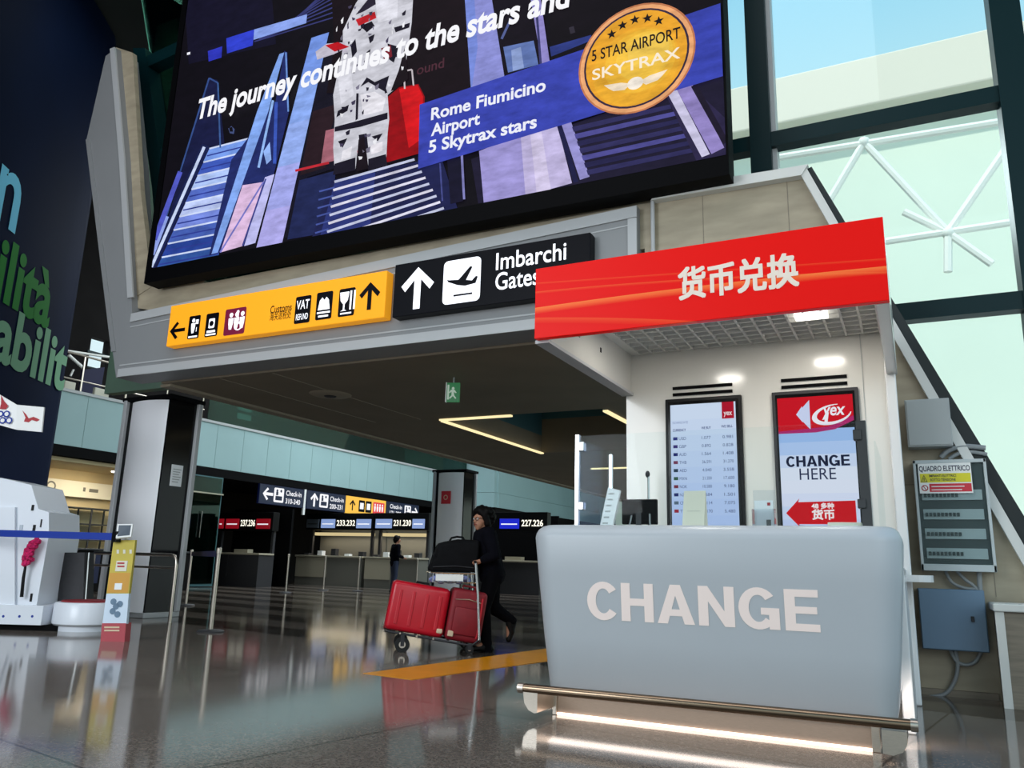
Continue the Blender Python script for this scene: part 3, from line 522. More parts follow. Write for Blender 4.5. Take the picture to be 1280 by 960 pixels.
u0 = gg(278, 405)[0]; u1 = gg(309, 398)[0]; zc = z0 + hh * .38; flat(mb, pg, rrect(u0, u1, zc - .22, zc + .22, .03), .004, 'sign_maroon')
for q_ in (.14, .26, .38): isotype(mb, pg, u0 + q_, zc - .13, .105, 'sign_white')
wx = u1 - .14; flat(mb, pg, circ(wx - .03, zc + .15, .03, n=10), .008, 'sign_white'); flat(mb, pg, [(wx - .05, zc + .1), (wx - .01, zc + .1), (wx, zc - .02), (wx + .06, zc - .02), (wx + .09, zc - .12), (wx + .06, zc - .13), (wx + .04, zc - .05), (wx - .05, zc - .05)], .008, 'sign_white')
for i in range(14):
    an0, an1 = math.radians(150 + i * 14), math.radians(164 + i * 14); flat(mb, pg, [(wx + .09 * math.cos(an0), zc - .07 + .09 * math.sin(an0)), (wx + .09 * math.cos(an1), zc - .07 + .09 * math.sin(an1)), (wx + .07 * math.cos(an1), zc - .07 + .07 * math.sin(an1)), (wx + .07 * math.cos(an0), zc - .07 + .07 * math.sin(an0))], .008, 'sign_white')
shrink(mb, .85).build('toilet_pictogram', ys); mb = MB(); u0 = gg(338, 390)[0]; u1 = gg(365, 384)[0]; text(mb, pg, 'Customs', u0, z0 + hh * .44, 'sign_black', .004, width=u1 - u0, height=.1, bold=.01); text(mb, pg, '海关退税处', u0, z0 + hh * .28, 'sign_black', .004, width=u1 - u0, height=.085, bold=.0); mb.build('lettering', ys); mb = MB()
zc = z0 + hh * .46
u0 = gg(367, 386)[0]; u1 = gg(391, 386)[0]; flat(mb, pg, rrect(u0, u1, zc - .24, zc + .22, .03), .004, 'sign_black'); text(mb, pg, 'VAT', (u0 + u1) / 2, zc - .0, 'sign_white', .008, width=(u1 - u0) * .82, height=.15, bold=.012, align='C'); text(mb, pg, 'REFUND', (u0 + u1) / 2, zc - .18, 'sign_white', .008, width=(u1 - u0) * .76, height=.1, bold=.01, align='C'); shrink(mb).build('pictogram', ys); mb = MB()
u0 = gg(393, 382)[0]; u1 = gg(418, 382)[0]; flat(mb, pg, rrect(u0, u1, zc - .24, zc + .22, .03), .004, 'sign_black'); cx = (u0 + u1) / 2; flat(mb, pg, [(cx - .12, zc - .08), (cx + .12, zc - .08), (cx + .09, zc + .08), (cx + .04, zc + .13), (cx, zc + .08), (cx - .04, zc + .13), (cx - .09, zc + .08)], .008, 'sign_white'); flat(mb, pg, rect(cx - .13, cx + .13, zc - .14, zc - .11), .008, 'sign_white'); flat(mb, pg, rect(cx - .1, cx + .1, zc - .2, zc - .17), .008, 'sign_white'); shrink(mb).build('pictogram', ys); mb = MB()
u0 = gg(421, 378)[0]; u1 = gg(446, 378)[0]; flat(mb, pg, rrect(u0, u1, zc - .24, zc + .22, .03), .004, 'sign_black'); cx = u0 + .11; flat(mb, pg, [(cx - .09, zc + .16), (cx + .09, zc + .16), (cx + .07, zc + .02), (cx + .015, zc - .04), (cx + .015, zc - .13), (cx + .06, zc - .15), (cx - .06, zc - .15), (cx - .015, zc - .13), (cx - .015, zc - .04), (cx - .07, zc + .02)], .008, 'sign_white')
for q_ in (.22, .29): flat(mb, pg, rect(u0 + q_, u0 + q_ + .035, zc - .14, zc + .17), .008, 'sign_white')
flat(mb, pg, rect(u0 + .05, u1 - .05, zc - .205, zc - .18), .008, 'sign_white'); shrink(mb).build('pictogram', ys); mb = MB()
ax = gg(462, 374); arrow(mb, pg, ax[0], z0 + hh * .5, .36, 'sign_black', 90)
mb.build('arrow', ys)
# black gates sign
a, b = gg(490, 397), gg(738, 290); c = gg(490, 332); x0, x1 = a[0], b[0]; z0 = a[1]; z1 = (b[1] + c[1]) / 2; hh = z1 - z0
gs = thing('wayfinding_sign', 'black sign with white up arrow, plane icon and Imbarchi Gates lettering', 'sign', ((x0 + x1) / 2, YG, z0))
mb = MB(); mb.box(x0, x1, YG, 7.695, z0, z1, 'sign_black', .008); mb.build('sign_box', gs)
mb = MB(); ax = gg(522, 358); arrow(mb, pg, ax[0], z0 + hh * .49, hh * .78, 'sign_white', 90, w=.18); mb.build('arrow', gs); mb = MB()
a = gg(553, 378); b = gg(602, 318); flat(mb, pg, rrect(a[0], b[0], z0 + hh * .1, z0 + hh * .9, .06), .004, 'sign_white')
w_ = b[0] - a[0]; P_ = lambda x, z: (a[0] + w_ * x, z0 + hh * (.1 + .8 * z))
flat(mb, pg, [P_(*t_) for t_ in ((.10, .57), (.16, .55), (.42, .53), (.72, .80), (.78, .78), (.62, .50), (.78, .47), (.88, .56), (.93, .54), (.88, .40), (.60, .37), (.40, .41), (.14, .51))], .008, 'sign_black'); flat(mb, pg, [P_(*t_) for t_ in ((.3, .2), (.8, .2), (.8, .16), (.3, .16))], .008, 'sign_black')
mb.build('plane_pictogram', gs)
mb = MB(); a = gg(620, 337); b = gg(708, 318); text(mb, pg, 'Imbarchi', a[0], z0 + hh * .60, 'sign_white', .004, width=b[0] - a[0], height=.2, bold=.012); b = gg(674, 352); text(mb, pg, 'Gates', a[0], z0 + hh * .24, 'sign_white', .004, width=b[0] - a[0], height=.2, bold=.012)
mb.build('lettering', gs)
# ================================================================== exchange booth
BX0, BX1 = -2.38, -.036
bo = thing('exchange_booth', 'white exchange booth with red canopy sign and glossy back wall', 'booth', (-1.2, 7.1, 0))
mb = MB(); mb.box(-2.36, -.09, 7.1, 7.2, 0, 3.12, 'white_panel'); mb.box(-.13, -.05, 7.05, 7.28, 0, 3.12, 'white_gloss', .012)
mb.box(-.30, -.295, 7.094, 7.1, 0, 3.0, 'box_grey'); mb.build('back_wall', bo)
mb = MB()
for x0, x1 in ((-1.91, -1.37), (-.95, -.42)):
    for z in (2.575, 2.515): mb = MB(); mb.box(x0, x1, 7.085, 7.1, z - .013, z + .013, 'black_matte'); mb.build('ventilation_slot', bo)
mb = MB()
for x0, x1 in ((BX0, BX0 + .07), (BX1 - .08, BX1)): mb.box(x0, x1, 5.12, 7.1, 2.555, 3.1, 'white_panel', .006)
mb.box(BX0 + .01, BX1 - .01, 5.13, 7.2, 3.05, 3.08, 'white_panel'); mb.box(BX0 + .07, BX1 - .08, 5.12, 5.2, 2.58, 3.1, 'white_panel'); mb.box(BX0 + .07, BX0 + .16, 5.2, 7.1, 2.93, 3.1, 'white_panel')
mb.box(BX0 - .02, BX0 + .09, 5.12, 7.1, 2.535, 2.56, 'grey_trim')
for y in (5.75, 6.25): mb.box(BX0 + .07, BX0 + .075, y, y + .02, 2.75, 2.79, 'black')
mb.build('canopy', bo)
mb = MB(); gx0, gx1, gy0, gy1, gz = BX0 + .16, BX1 - .1, 5.22, 7.08, 2.92
mb.box(gx0, gx1, gy0, gy1, 2.965, 2.98, 'grey_trim')
x = gx0
while x <= gx1: mb.box(x - .009, x + .009, gy0, gy1, gz, gz + .045, 'white_panel'); x += .13
y = gy0
while y <= gy1: mb.box(gx0, gx1, y - .009, y + .009, gz, gz + .045, 'white_panel'); y += .13
mb.build('ceiling_grid', bo)
lp = ground_at(1014, 396, gz - .01)
for x, ly in ((lp.x, lp.y), (lp.x - 1.0, lp.y - .38)):
    mb = MB(); mb.box(x - .12, x + .12, ly - .07, ly + .07, gz - .015, gz + .03, 'panel_light'); mb.build('ceiling_light', bo)
    lamp('canopy_lamp', 'AREA', (x, ly, gz - .03), (x, ly + .15, 0), 9, (1.0, 0.95, 0.86), (.24, .14))
mb = MB(); mb.box(BX0, BX1, 5.06, 5.12, 2.556, 3.095, 'red_print', .004); sg = mb.build('sign_panel', bo, loc=(BX0, 5.06, 2.556))
ft = facing(5.06); mb = MB(); a = ft.hit(848, 367); b = ft.hit(999, 352); text_heavy(mb, ft, '货币兑换', a[0] + .005, 2.735, 'cn_letter', .006, .004, width=b[0] - a[0] - .01, height=.165); mb.build('lettering', sg)
# wall displays
def wall_display(x0, x1, z0, z1, name, label, frame):
    t_ = thing(name, label, 'display', ((x0 + x1) / 2, 7.08, z0)); mb = MB()
    mb.box(x0, x1, 7.06, 7.1, z0, z1, frame, .006); mb.box(x0 + .03, x1 - .03, 7.052, 7.062, z0 + .03, z1 - .03, 'black_gloss'); mb.build('frame', t_)
    return t_
fd = facing(7.051)
d1 = wall_display(-1.975, -1.29, 1.22, 2.47, 'rate_display', 'exchange rate display listing currencies on pale blue screen', 'black')
mb = MB(); u0, u1, w0, w1 = -1.925, -1.34, 1.27, 2.41
for i in range(8): flat(mb, fd, rect(u0, u1, w0 + (w1 - w0) * i / 8, w0 + (w1 - w0) * (i + 1) / 8), 0, 'display', (176 + i * 5, 200 + i * 4, 244 + i))
flat(mb, fd, rect(u0, u1, w0, w0 + .055), .001, 'display', (86, 142, 226)); flat(mb, fd, rect(u1 - .12, u1 - .015, w1 - .15, w1 + .0), .001, 'display', (176, 16, 44)); text(mb, fd, 'yex', u1 - .105, w1 - .12, 'display', .002, width=.075, height=.045, bold=.02, col=(240, 225, 230))
text(mb, fd, 'EXCHANGE RATES', u0 + .02, w1 - .175, 'display', .002, width=.14, height=.02, col=(110, 130, 180)); text(mb, fd, 'CURRENCY', u0 + .02, w1 - .245, 'display', .002, width=.12, height=.022, bold=.02, col=(60, 76, 130))
text(mb, fd, 'WE BUY', u0 + .28, w1 - .235, 'display', .002, width=.085, height=.022, bold=.02, col=(60, 76, 130)); text(mb, fd, 'WE SELL', u0 + .455, w1 - .23, 'display', .002, width=.1, height=.022, bold=.02, col=(60, 76, 130))
rows = ('USD|1.077|0.981', 'GBP|0.892|0.828', 'AUD|1.564|1.408', 'THB|36.591|31.270', 'AED|4.040|3.558', 'MXN|21.200|17.600', 'NOK|10.580|9.180', 'NZD|1.684|1.501', 'CNY|8.114|7.075', 'TRY|6.170|5.480')
fl = ((50, 60, 130), (60, 50, 120), (30, 40, 110), (120, 60, 90), (40, 60, 80), (50, 90, 70), (120, 50, 70), (40, 50, 110), (90, 110, 130), (150, 40, 60))
for i, rw in enumerate(rows):
    z = w1 - .325 - i * .072; n0, n1, n2 = rw.split('|'); flat(mb, fd, rect(u0 + .022, u0 + .062, z, z + .028), .001, 'display', fl[i])
    text(mb, fd, n0, u0 + .075, z, 'display', .002, width=.065, height=.026, col=(70, 84, 134)); text(mb, fd, n1, u0 + .36, z, 'display', .002, width=.08, height=.026, col=(70, 84, 134), align='R'); text(mb, fd, n2, u0 + .555, z, 'display', .002, width=.09, height=.026, col=(70, 84, 134), align='R')
mb.build('screen_image', d1)
d2 = wall_display(-1.03, -.34, 1.22, 2.47, 'advert_display', 'red and white CHANGE HERE advert display with logo and arrow', 'charcoal')
mb = MB(); u0, u1, w0, w1 = -.985, -.385, 1.27, 2.41
for i in range(8): flat(mb, fd, rect(u0, u1, w0 + .86 * i / 8, w0 + .86 * (i + 1) / 8), 0, 'display', ((196, 210, 246), (206, 220, 250), (220, 228, 252), (228, 234, 252), (226, 234, 252), (208, 222, 250), (180, 206, 248), (160, 194, 244))[i])
flat(mb, fd, [(u0, w0 + .83), (u0 + .3, w0 + .83), (u0 + .45, w0 + .85), (u1, w0 + .92), (u1, w1), (u0, w1)], .001, 'display', (206, 14, 34)); flat(mb, fd, [(u0, w0 + .83), (u0 + .3, w0 + .83), (u0 + .45, w0 + .85), (u1, w0 + .92), (u1, w0 + .96), (u0 + .4, w0 + .875), (u0, w0 + .85)], .002, 'display', (176, 40, 110))
flat(mb, fd, [(u0 + .15, w1 - .15), (u0 + .26, w1 - .03), (u0 + .26, w1 - .285)] + [], .002, 'display', (206, 218, 248)); flat(mb, fd, [(u0 + .15, w1 - .15), (u0 + .2, w1 - .08), (u0 + .2, w1 - .22)], .003, 'display', (206, 218, 248))
ox, oz = u0 + .43, w1 - .165
for i in range(26):
    a_, b_ = math.radians(70 + i * 11), math.radians(81 + i * 11); w_ = .035 * math.sin(math.pi * (i + .5) / 26) ** .8 + .006
    f_ = lambda an, k_: (ox + (.155 - k_) * math.cos(an), oz + (.085 - k_ * .7) * math.sin(an) + .15 * (.155 - k_) * math.cos(an)); flat(mb, fd, [f_(a_, 0), f_(b_, 0), f_(b_, w_), f_(a_, w_)], .003, 'display', (240, 240, 250))
text(mb, fd, 'yex', ox - .075, oz - .005, 'display', .004, width=.185, height=.1, bold=.02, shear=.2, col=(244, 244, 252))
flat(mb, fd, [(ox - .06, oz - .07), (ox - .035, oz - .07), (ox - .02, oz + .02), (ox - .045, oz + .02)], .004, 'display', (244, 244, 252))
cx = (u0 + u1) / 2; grotesque(mb, fd, 'CHANGE', cx - .25, w0 + .545, 'display', .09, .5, .003, .21, (22, 30, 60)); text(mb, fd, 'HERE', cx - .005, w0 + .435, 'display', .003, width=.285, height=.095, bold=.0, col=(40, 50, 84), align='C')
flat(mb, fd, [(u0 + .03, w0 + .16), (u0 + .14, w0 + .28), (u0 + .13, w0 + .25), (u1 - .03, w0 + .26), (u1 - .03, w0 + .07), (u0 + .13, w0 + .07), (u0 + .14, w0 + .04)], .003, 'display', (206, 16, 30)); text_heavy(mb, fd, '48 多种', cx + .02, w0 + .20, 'display', .002, .004, width=.17, height=.034, col=(250, 236, 240), align='C'); text_heavy(mb, fd, '货币', cx + .02, w0 + .115, 'display', .003, .004, width=.17, height=.06, col=(250, 240, 242), align='C')
mb.build('screen_image', d2)

# ---- counter
ct = thing('service_counter', 'pale rounded exchange counter with glowing CHANGE letters on its front', 'counter', (-1.2, 5.4, 0))
CX0, CX1, CY0, CY1, CT = -2.365, -.072, 5.0, 5.85, 1.225
mb = MB(); rings = []
for z, i_, fr_ in ((.15, .16, .17), (.152, .105, .12), (.17, .09, .105), (.5, .055, .065), (.9, .018, .025), (1.135, 0, 0), (1.165, .004, .008), (1.192, .014, .028), (1.211, .03, .058), (1.222, .052, .095), (CT, .09, .14)):
    rings.append([(x, y, z) for x, y in rrect(CX0 + i_, CX1 - i_, CY0 + fr_, CY1 - .0, max(.16 - i_ * .3, .06), 8)])
n = len(rings[0]); vs = [p for r_ in rings for p in r_]; fs = [list(range(n))[::-1], list(range((len(rings) - 1) * n, len(rings) * n))]
for i in range(len(rings) - 1):
    for j in range(n): fs.append([i * n + j, i * n + (j + 1) % n, (i + 1) * n + (j + 1) % n, (i + 1) * n + j])
mb.add(vs, fs, 'solid_surface'); mb.build('counter_body', ct, smooth=True)
pc = Plane((0, 5.1155, 0), (1, 0, 0), (0, -.1, 1)); mb = MB(); a = pc.hit(735, 779); b = pc.hit(1027, 794); grotesque(mb, pc, 'CHANGE', a[0], (a[1] + b[1]) / 2 + .022, 'letter_glow', .236, b[0] - a[0]); mb.build('lettering', ct)
mb = MB(); mb.box(-2.2, -.27, 5.13, 5.2, 0, .16, 'brushed'); mb.box(-2.215, -2.185, 5.11, 5.16, 0, .16, 'steel', .004); mb.box(-.30, -.255, 5.11, 5.16, 0, .16, 'steel', .004); mb.box(-2.2, -.27, 5.2, 5.8, 0, .152, 'charcoal'); mb.build('kick_plate', ct)
mb = MB(); mb.tube([(-2.31, 4.86, .185), (-.085, 4.86, .200)], .028, 'bronze_steel', 16); mb.tube([(-2.34, 4.86, .185), (-2.30, 4.86, .185)], .031, 'steel', 16); mb.tube([(-.095, 4.86, .2), (-.06, 4.86, .2)], .033, 'steel', 16); mb.build('bumper_rail', ct, smooth=True)
for x0, x1, k in ((-2.30, -2.2, -1), (-.235, -.115, 1)):
    mb = MB(); pts = [(x0, .165), (x1, .165)] + ([(x1, .05), (x1 - .02, .045), (x0 + .04, .06), (x0 + .01, .1)] if k < 0 else [(x1, .11), (x1 - .025, .065), (x1 - .07, .045), (x0, .05)])
    mb.prism([(x, 4.84, z) for x, z in pts], (0, .3, 0), 'steel'); mb.build('bracket', ct)
mb = MB(); mb.box(-2.18, -.3, 5.112, 5.13, .002, .016, 'strip_white'); mb.build('led_strip', ct)
lamp('counter_strip_lamp', 'AREA', (-1.25, 5.04, .14), (-1.25, 5.02, 0), 2.6, (1.0, 0.84, 0.74), (2.0, .10))
lamp('counter_strip_lamp', 'AREA', (-.16, 5.4, .134), (-.10, 5.5, 0), 2.2, (1.0, 0.88, 0.8), (.03, .6))
lamp('counter_strip_lamp', 'AREA', (-2.26, 5.4, .134), (-2.32, 5.4, 0), 2.2, (1.0, 0.9, 0.84), (.03, .6))
for x0, x1 in ((-2.33, -2.25), (-.155, -.085)):
    mb = MB(); mb.box(x0, x1, 5.8, 7.1, 0, 1.0, 'white_gloss', .008); mb.build('side_panel', bo)
e = facing(6.95).hit(1167, 722); mb = MB(); mb.prism([(x, y, .905) for x, y in [(-.16, 6.75)] + [(e[0] - .1 + .1 * math.cos(t_ / 10 * math.pi - math.pi / 2), 6.9 + .15 * math.sin(t_ / 10 * math.pi - math.pi / 2)) for t_ in range(11)] + [(-.16, 7.05)]], (0, 0, .05), 'white_gloss'); mb.build('side_shelf', ct)
# ---- glass screen on the counter
gsn = thing('glass_screen', 'clear glass screen on posts along the exchange counter top', 'screen', (-1.3, 5.62, CT))
for x, m_ in ((-2.255, 'chrome'), (-.268, 'cable_dark')):
    mb = MB(); mb.box(x - (.017 if x < -1 else .03), x + (.017 if x < -1 else .03), 5.6, 5.63, CT, 1.93, m_, .004); mb.box(x - (.05 if x > -1 else -.02), x + (.0 if x > -1 else .06), 5.585, 5.645, 1.80, 1.87, m_, .006); mb.box(x - (.05 if x > -1 else -.02), x + (.0 if x > -1 else .06), 5.585, 5.645, 1.36, 1.42, m_, .006); mb.build('post', gsn)
pl_ = Plane((-2.255, 0, 0), (0, 1, 0)); a = pl_.hit(764, 568)
mb = MB(); mb.box(-2.27, -2.24, a[0] - .015, a[0] + .015, 1.0, a[1], 'chrome', .004); mb.build('post', gsn)
for nm, bx in (('front_pane', (-2.235, -.29, 5.61, 5.62, 1.25, 1.92)), ('side_pane', (-2.26, -2.25, 5.64, a[0], 1.1, 1.90)), ('side_pane', (-.20, -.19, 5.66, 6.6, 1.1, 1.80))):
    mb = MB(); mb.box(*bx, 'clear_glass'); mb.build(nm, gsn)
# ---- things standing on the counter
fi = facing(5.7)
def H(x, y, Y=5.7): return facing(Y).hit(x, y)
mb = MB(); q_ = [H(749, 655), H(765, 655), H(775, 613), H(760, 609)]; q_[0] = (q_[0][0], CT); q_[1] = (q_[1][0], CT); slab(mb, fi, q_, -.03, 0, 'paper')
for i in range(6):
    f0 = .12 + i * .14; l_ = [q_[0][j] + (q_[3][j] - q_[0][j]) * f0 for j in (0, 1)]; flat(mb, fi, [(l_[0] + .018, l_[1]), (l_[0] + .06, l_[1]), (l_[0] + .062, l_[1] + .012), (l_[0] + .02, l_[1] + .012)], .002, 'box_grey')
tag(mb.build('notice_card'), 'white leaning notice card beside the black monitor on the counter', 'card')
mon = thing('computer_monitor', 'black computer monitor seen from behind on the counter', 'monitor', (-1.8, 5.72, CT)); x0 = H(777, 640)[0]; x1 = H(821, 640)[0]; z1 = H(798, 624)[1]
mb = MB(); mb.box(x0, x1, 5.7, 5.735, CT + .035, z1, 'bezel_black', .008); mb.build('housing', mon); mb = MB(); mb.box((x0 + x1) / 2 - .06, (x0 + x1) / 2 + .06, 5.66, 5.78, CT - .001, CT + .012, 'bezel_black', .004); mb.box((x0 + x1) / 2 - .02, (x0 + x1) / 2 + .02, 5.685, 5.70, CT, CT + .12, 'charcoal'); mb.build('stand', mon)
mb = MB(); mb.tube([(x0 + .08, 5.69, CT + .10), (x0 + .075, 5.675, CT + .05), (x0 + .06, 5.68, CT + .01)], .006, 'cable_grey'); mb.build('cable', mon); mb = MB(); mb.tube([(x1 - .05, 5.69, CT + .11), (x1 - .045, 5.675, CT + .05), (x1 - .04, 5.68, CT + .01)], .006, 'cable_grey'); mb.build('cable', mon)
mic = thing('desk_microphone', 'slim grey desk microphone rising behind the black monitor', 'microphone', (0, 5.8, CT)); p = H(811, 593, 5.8); mic.location.x = p[0]; mb = MB(); mb.lathe([(.001, 0), (.035, 0), (.035, .012), (.01, .02)], (p[0], 5.79, CT), 'chrome', 16); mb.tube([(p[0], 5.79, CT + .01), (p[0], 5.79, p[1])], .008, 'chrome'); mb.build('stem', mic); mb = MB(); mb.ball((p[0] - .006, 5.79, p[1]), .018, 'charcoal', 2, (1, 1, 1.5)); mb.build('head', mic, smooth=True)
x0 = H(854, 640)[0]; x1 = H(881, 640)[0]; z1 = H(868, 613)[1]
lf = thing('leaflet_stand', 'cream leaflet stand in front of the rate display', 'stand', ((x0 + x1) / 2, 5.7, CT)); mb = MB(); mb.prism([(x0, 5.66, CT), (x0, 5.79, CT), (x0, 5.745, z1), (x0, 5.735, z1)], (x1 - x0, 0, 0), 'cream_card'); mb.build('card', lf); mb = MB(); mb.box(x0 + .03, x1 - .03, 5.695, 5.70, CT + .12, CT + .13, 'ink'); mb.build('print', lf); mb = MB(); mb.box(x0 + .03, x1 - .05, 5.685, 5.69, CT + .06, CT + .065, 'box_grey'); mb.build('print', lf)
x0 = H(941, 640)[0]; x1 = H(969, 640)[0]; z1 = H(955, 612)[1]
ho = thing('leaflet_holder', 'clear acrylic leaflet holder with papers between the two displays', 'holder', ((x0 + x1) / 2, 5.7, CT)); mb = MB(); mb.box(x0, x1, 5.66, 5.664, CT, CT + .14, 'acrylic'); mb.box(x0, x1, 5.74, 5.744, CT, z1, 'acrylic'); mb.box(x0, x0 + .004, 5.664, 5.74, CT, CT + .14, 'acrylic'); mb.box(x1 - .004, x1, 5.664, 5.74, CT, CT + .14, 'acrylic'); mb.box(x0, x1, 5.66, 5.744, CT, CT + .004, 'acrylic'); mb.build('holder_body', ho)
mb = MB(); mb.box(x0 + .012, x1 - .012, 5.70, 5.715, CT + .004, CT + .20, 'paper'); mb.box(x1 - .05, x1 - .03, 5.697, 5.70, CT + .165, CT + .185, 'ink_red'); mb.box(x1 - .06, x1 - .03, 5.697, 5.70, CT + .03, CT + .07, 'charcoal'); mb.build('leaflet', ho)
x0 = H(1035, 645)[0]; x1 = H(1077, 645)[0]
mb = MB(); mb.box(x0, x1, 5.64, 5.78, CT, CT + .05, 'cream_card', .005); mb.box(x0 + .02, x1 - .02, 5.634, 5.64, CT + .012, CT + .03, 'label_white'); tag(mb.build('paper_tray'), 'shallow cream paper tray on the counter before the advert display', 'tray')
mb = MB(); a = H(1000, 647)[0]; mb.tube([(a, 5.62, CT + .025), (a + .16, 5.66, CT + .01)], [.004, .008], 'black', 8); tag(mb.build('pen', smooth=True), 'black pen lying beside the cream paper tray', 'pen')
mb = MB(); a = H(990, 652)[0]; mb.box(a, a + .2, 5.6, 5.78, CT, CT + .006, 'paper'); tag(mb.build('paper_sheet'), 'white paper sheet under the black pen on the counter', 'paper')

# ================================================================== electrical boxes on the stone wall
def wb(x0, x1, y0, y1, Y=7.62):
    q0 = facing(Y).hit(x0, y1); q1 = facing(Y).hit(x1, y0); return q0[0], q1[0], q0[1], q1[1]
x0, x1, z0, z1 = wb(1135, 1186, 497, 559); ja = thing('junction_box', 'blank pale grey junction box at the top of the stone wall', 'box', ((x0 + x1) / 2, 7.8, z0))
mb = MB(); mb.box(x0, x1, 7.62, 7.8, z0, z1, 'box_grey', .006); mb.build('box_body', ja); mb = MB(); mb.box(x0 + .012, x1 - .012, 7.612, 7.622, z0 + .012, z1 - .012, 'box_grey', .003); mb.build('cover', ja)
x0, x1, z0, z1 = wb(1152, 1232, 573, 713); cb = thing('breaker_cabinet', 'grey electrical breaker cabinet with QUADRO ELETTRICO label and clear door', 'cabinet', ((x0 + x1) / 2, 7.8, z0))
mb = MB(); w_ = .022; mb.box(x0, x1, 7.66, 7.8, z0, z1, 'cabinet_grey', .006)
for bx in ((x0, x0 + w_, z0, z1), (x1 - w_, x1, z0, z1), (x0, x1, z1 - .03, z1), (x0, x1, z0, z0 + .055)): mb.box(bx[0], bx[1], 7.62, 7.67, bx[2], bx[3], 'cabinet_grey', .004)
mb.build('cabinet_body', cb)
mb = MB(); mb.box(x0 + w_, x1 - w_, 7.65, 7.665, z0 + .055, z1 - .03, 'breaker_dark')
for i in range(4):
    z = z0 + .10 + i * .16; mb.box(x0 + .05, x1 - .05, 7.635, 7.66, z, z + .085, 'breaker')
    for j in range(9): mb.box(x0 + .065 + j * .029, x0 + .085 + j * .029, 7.625, 7.64, z + .025, z + .055, 'breaker_dark')
mb.build('breakers', cb)
mb = MB(); mb.box(x0 + w_, x1 - w_, 7.618, 7.622, z0 + .055, z1 - .03, 'clear_glass'); mb.build('clear_door', cb)
fe = facing(7.615); a = fe.hit(1150, 617); b = fe.hit(1213, 578); u0, u1, w0, w1 = a[0], b[0], a[1], b[1]; hh = w1 - w0
mb = MB(); slab(mb, fe, rect(u0, u1, w0, w1), 0, .002, 'label_white'); text(mb, fe, 'QUADRO ELETTRICO', u0 + .008, w0 + hh * .74, 'ink', .003, width=u1 - u0 - .016, height=hh * .17, bold=.02)
flat(mb, fe, rect(u0 + .01, u1 - .008, w0 + hh * .36, w0 + hh * .66), .003, 'label_yellow'); text(mb, fe, 'IMPIANTI ELETTRICI', u0 + .08, w0 + hh * .54, 'ink', .004, width=.2, height=hh * .08, bold=.02); text(mb, fe, 'SOTTO TENSIONE', u0 + .085, w0 + hh * .41, 'ink', .004, width=.19, height=hh * .08, bold=.02)
flat(mb, fe, [(u0 + .015, w0 + hh * .38), (u0 + .065, w0 + hh * .38), (u0 + .04, w0 + hh * .62)], .004, 'ink'); flat(mb, fe, [(u0 + .022, w0 + hh * .40), (u0 + .058, w0 + hh * .40), (u0 + .04, w0 + hh * .58)], .005, 'label_yellow'); flat(mb, fe, rect(u0 + .037, u0 + .043, w0 + hh * .42, w0 + hh * .52), .006, 'ink')
flat(mb, fe, rect(u0 + .075, u1 - .008, w0 + hh * .05, w0 + hh * .32), .003, 'label_red'); flat(mb, fe, circ(u0 + .04, w0 + hh * .18, .026, n=20), .004, 'ink_red'); flat(mb, fe, circ(u0 + .04, w0 + hh * .18, .018, n=20), .005, 'label_white'); flat(mb, fe, [(u0 + .026, w0 + hh * .25), (u0 + .03, w0 + hh * .27), (u0 + .054, w0 + hh * .11), (u0 + .05, w0 + hh * .09)], .006, 'ink_red')
for i in range(2): flat(mb, fe, rect(u0 + .09, u1 - .06 - i * .02, w0 + hh * (.21 - i * .11), w0 + hh * (.24 - i * .11)), .004, 'label_white')
mb.build('warning_label', cb)
x0, x1, z0, z1 = wb(1153, 1230, 738, 811); jb = thing('junction_box', 'blue grey locked junction box below the breaker cabinet', 'box', ((x0 + x1) / 2, 7.8, z0))
mb = MB(); mb.box(x0, x1, 7.63, 7.8, z0, z1, 'box_blue', .006); mb.build('box_body', jb); mb = MB(); mb.box(x0 + .006, x1 - .006, 7.615, 7.632, z0 + .006, z1 - .006, 'box_blue', .004); mb.build('door', jb); mb = MB(); kx = facing(7.61).hit(1216, 774); mb.box(kx[0] - .012, kx[0] + .012, 7.6, 7.616, kx[1] - .022, kx[1] + .022, 'charcoal', .003); mb.build('lock', jb)
fc_ = facing(7.74)
def run(pts, r, m, name, label):
    P_ = [Vector(fc_.P(*fc_.hit(*p))) for p in pts]; out = []
    for i in range(len(P_) - 1):
        p0 = P_[max(i - 1, 0)]; p1 = P_[i]; p2 = P_[i + 1]; p3 = P_[min(i + 2, len(P_) - 1)]
        for k_ in range(8):
            t_ = k_ / 8; out.append(.5 * ((2 * p1) + (-p0 + p2) * t_ + (2 * p0 - 5 * p1 + 4 * p2 - p3) * t_ ** 2 + (-p0 + 3 * p1 - 3 * p2 + p3) * t_ ** 3))
    out.append(P_[-1]); mb = MB(); mb.tube(out, r, m, 10); tag(mb.build(name, smooth=True), label, 'cable')
run([(1176, 572), (1186, 563), (1204, 558), (1232, 560)], .022, 'cable_grey', 'conduit', 'thick grey conduit bending over the breaker cabinet to the slanted edge')
run([(1186, 574), (1198, 567), (1214, 565), (1234, 568)], .016, 'cable_grey', 'conduit', 'lower grey conduit curling over the top of breaker cabinet')
run([(1182, 714), (1190, 728), (1206, 735), (1224, 736)], .013, 'cable_grey', 'cable', 'thin cable curving between the breaker cabinet and the blue grey box')
run([(1196, 714), (1206, 724), (1218, 733), (1226, 745)], .014, 'cable_grey', 'cable', 'cable beside the straight conduit under the breaker cabinet')
run([(1224, 714), (1225, 735), (1227, 757), (1230, 764)], .02, 'cable_grey', 'conduit', 'straight vertical grey conduit between breaker cabinet and blue grey box')
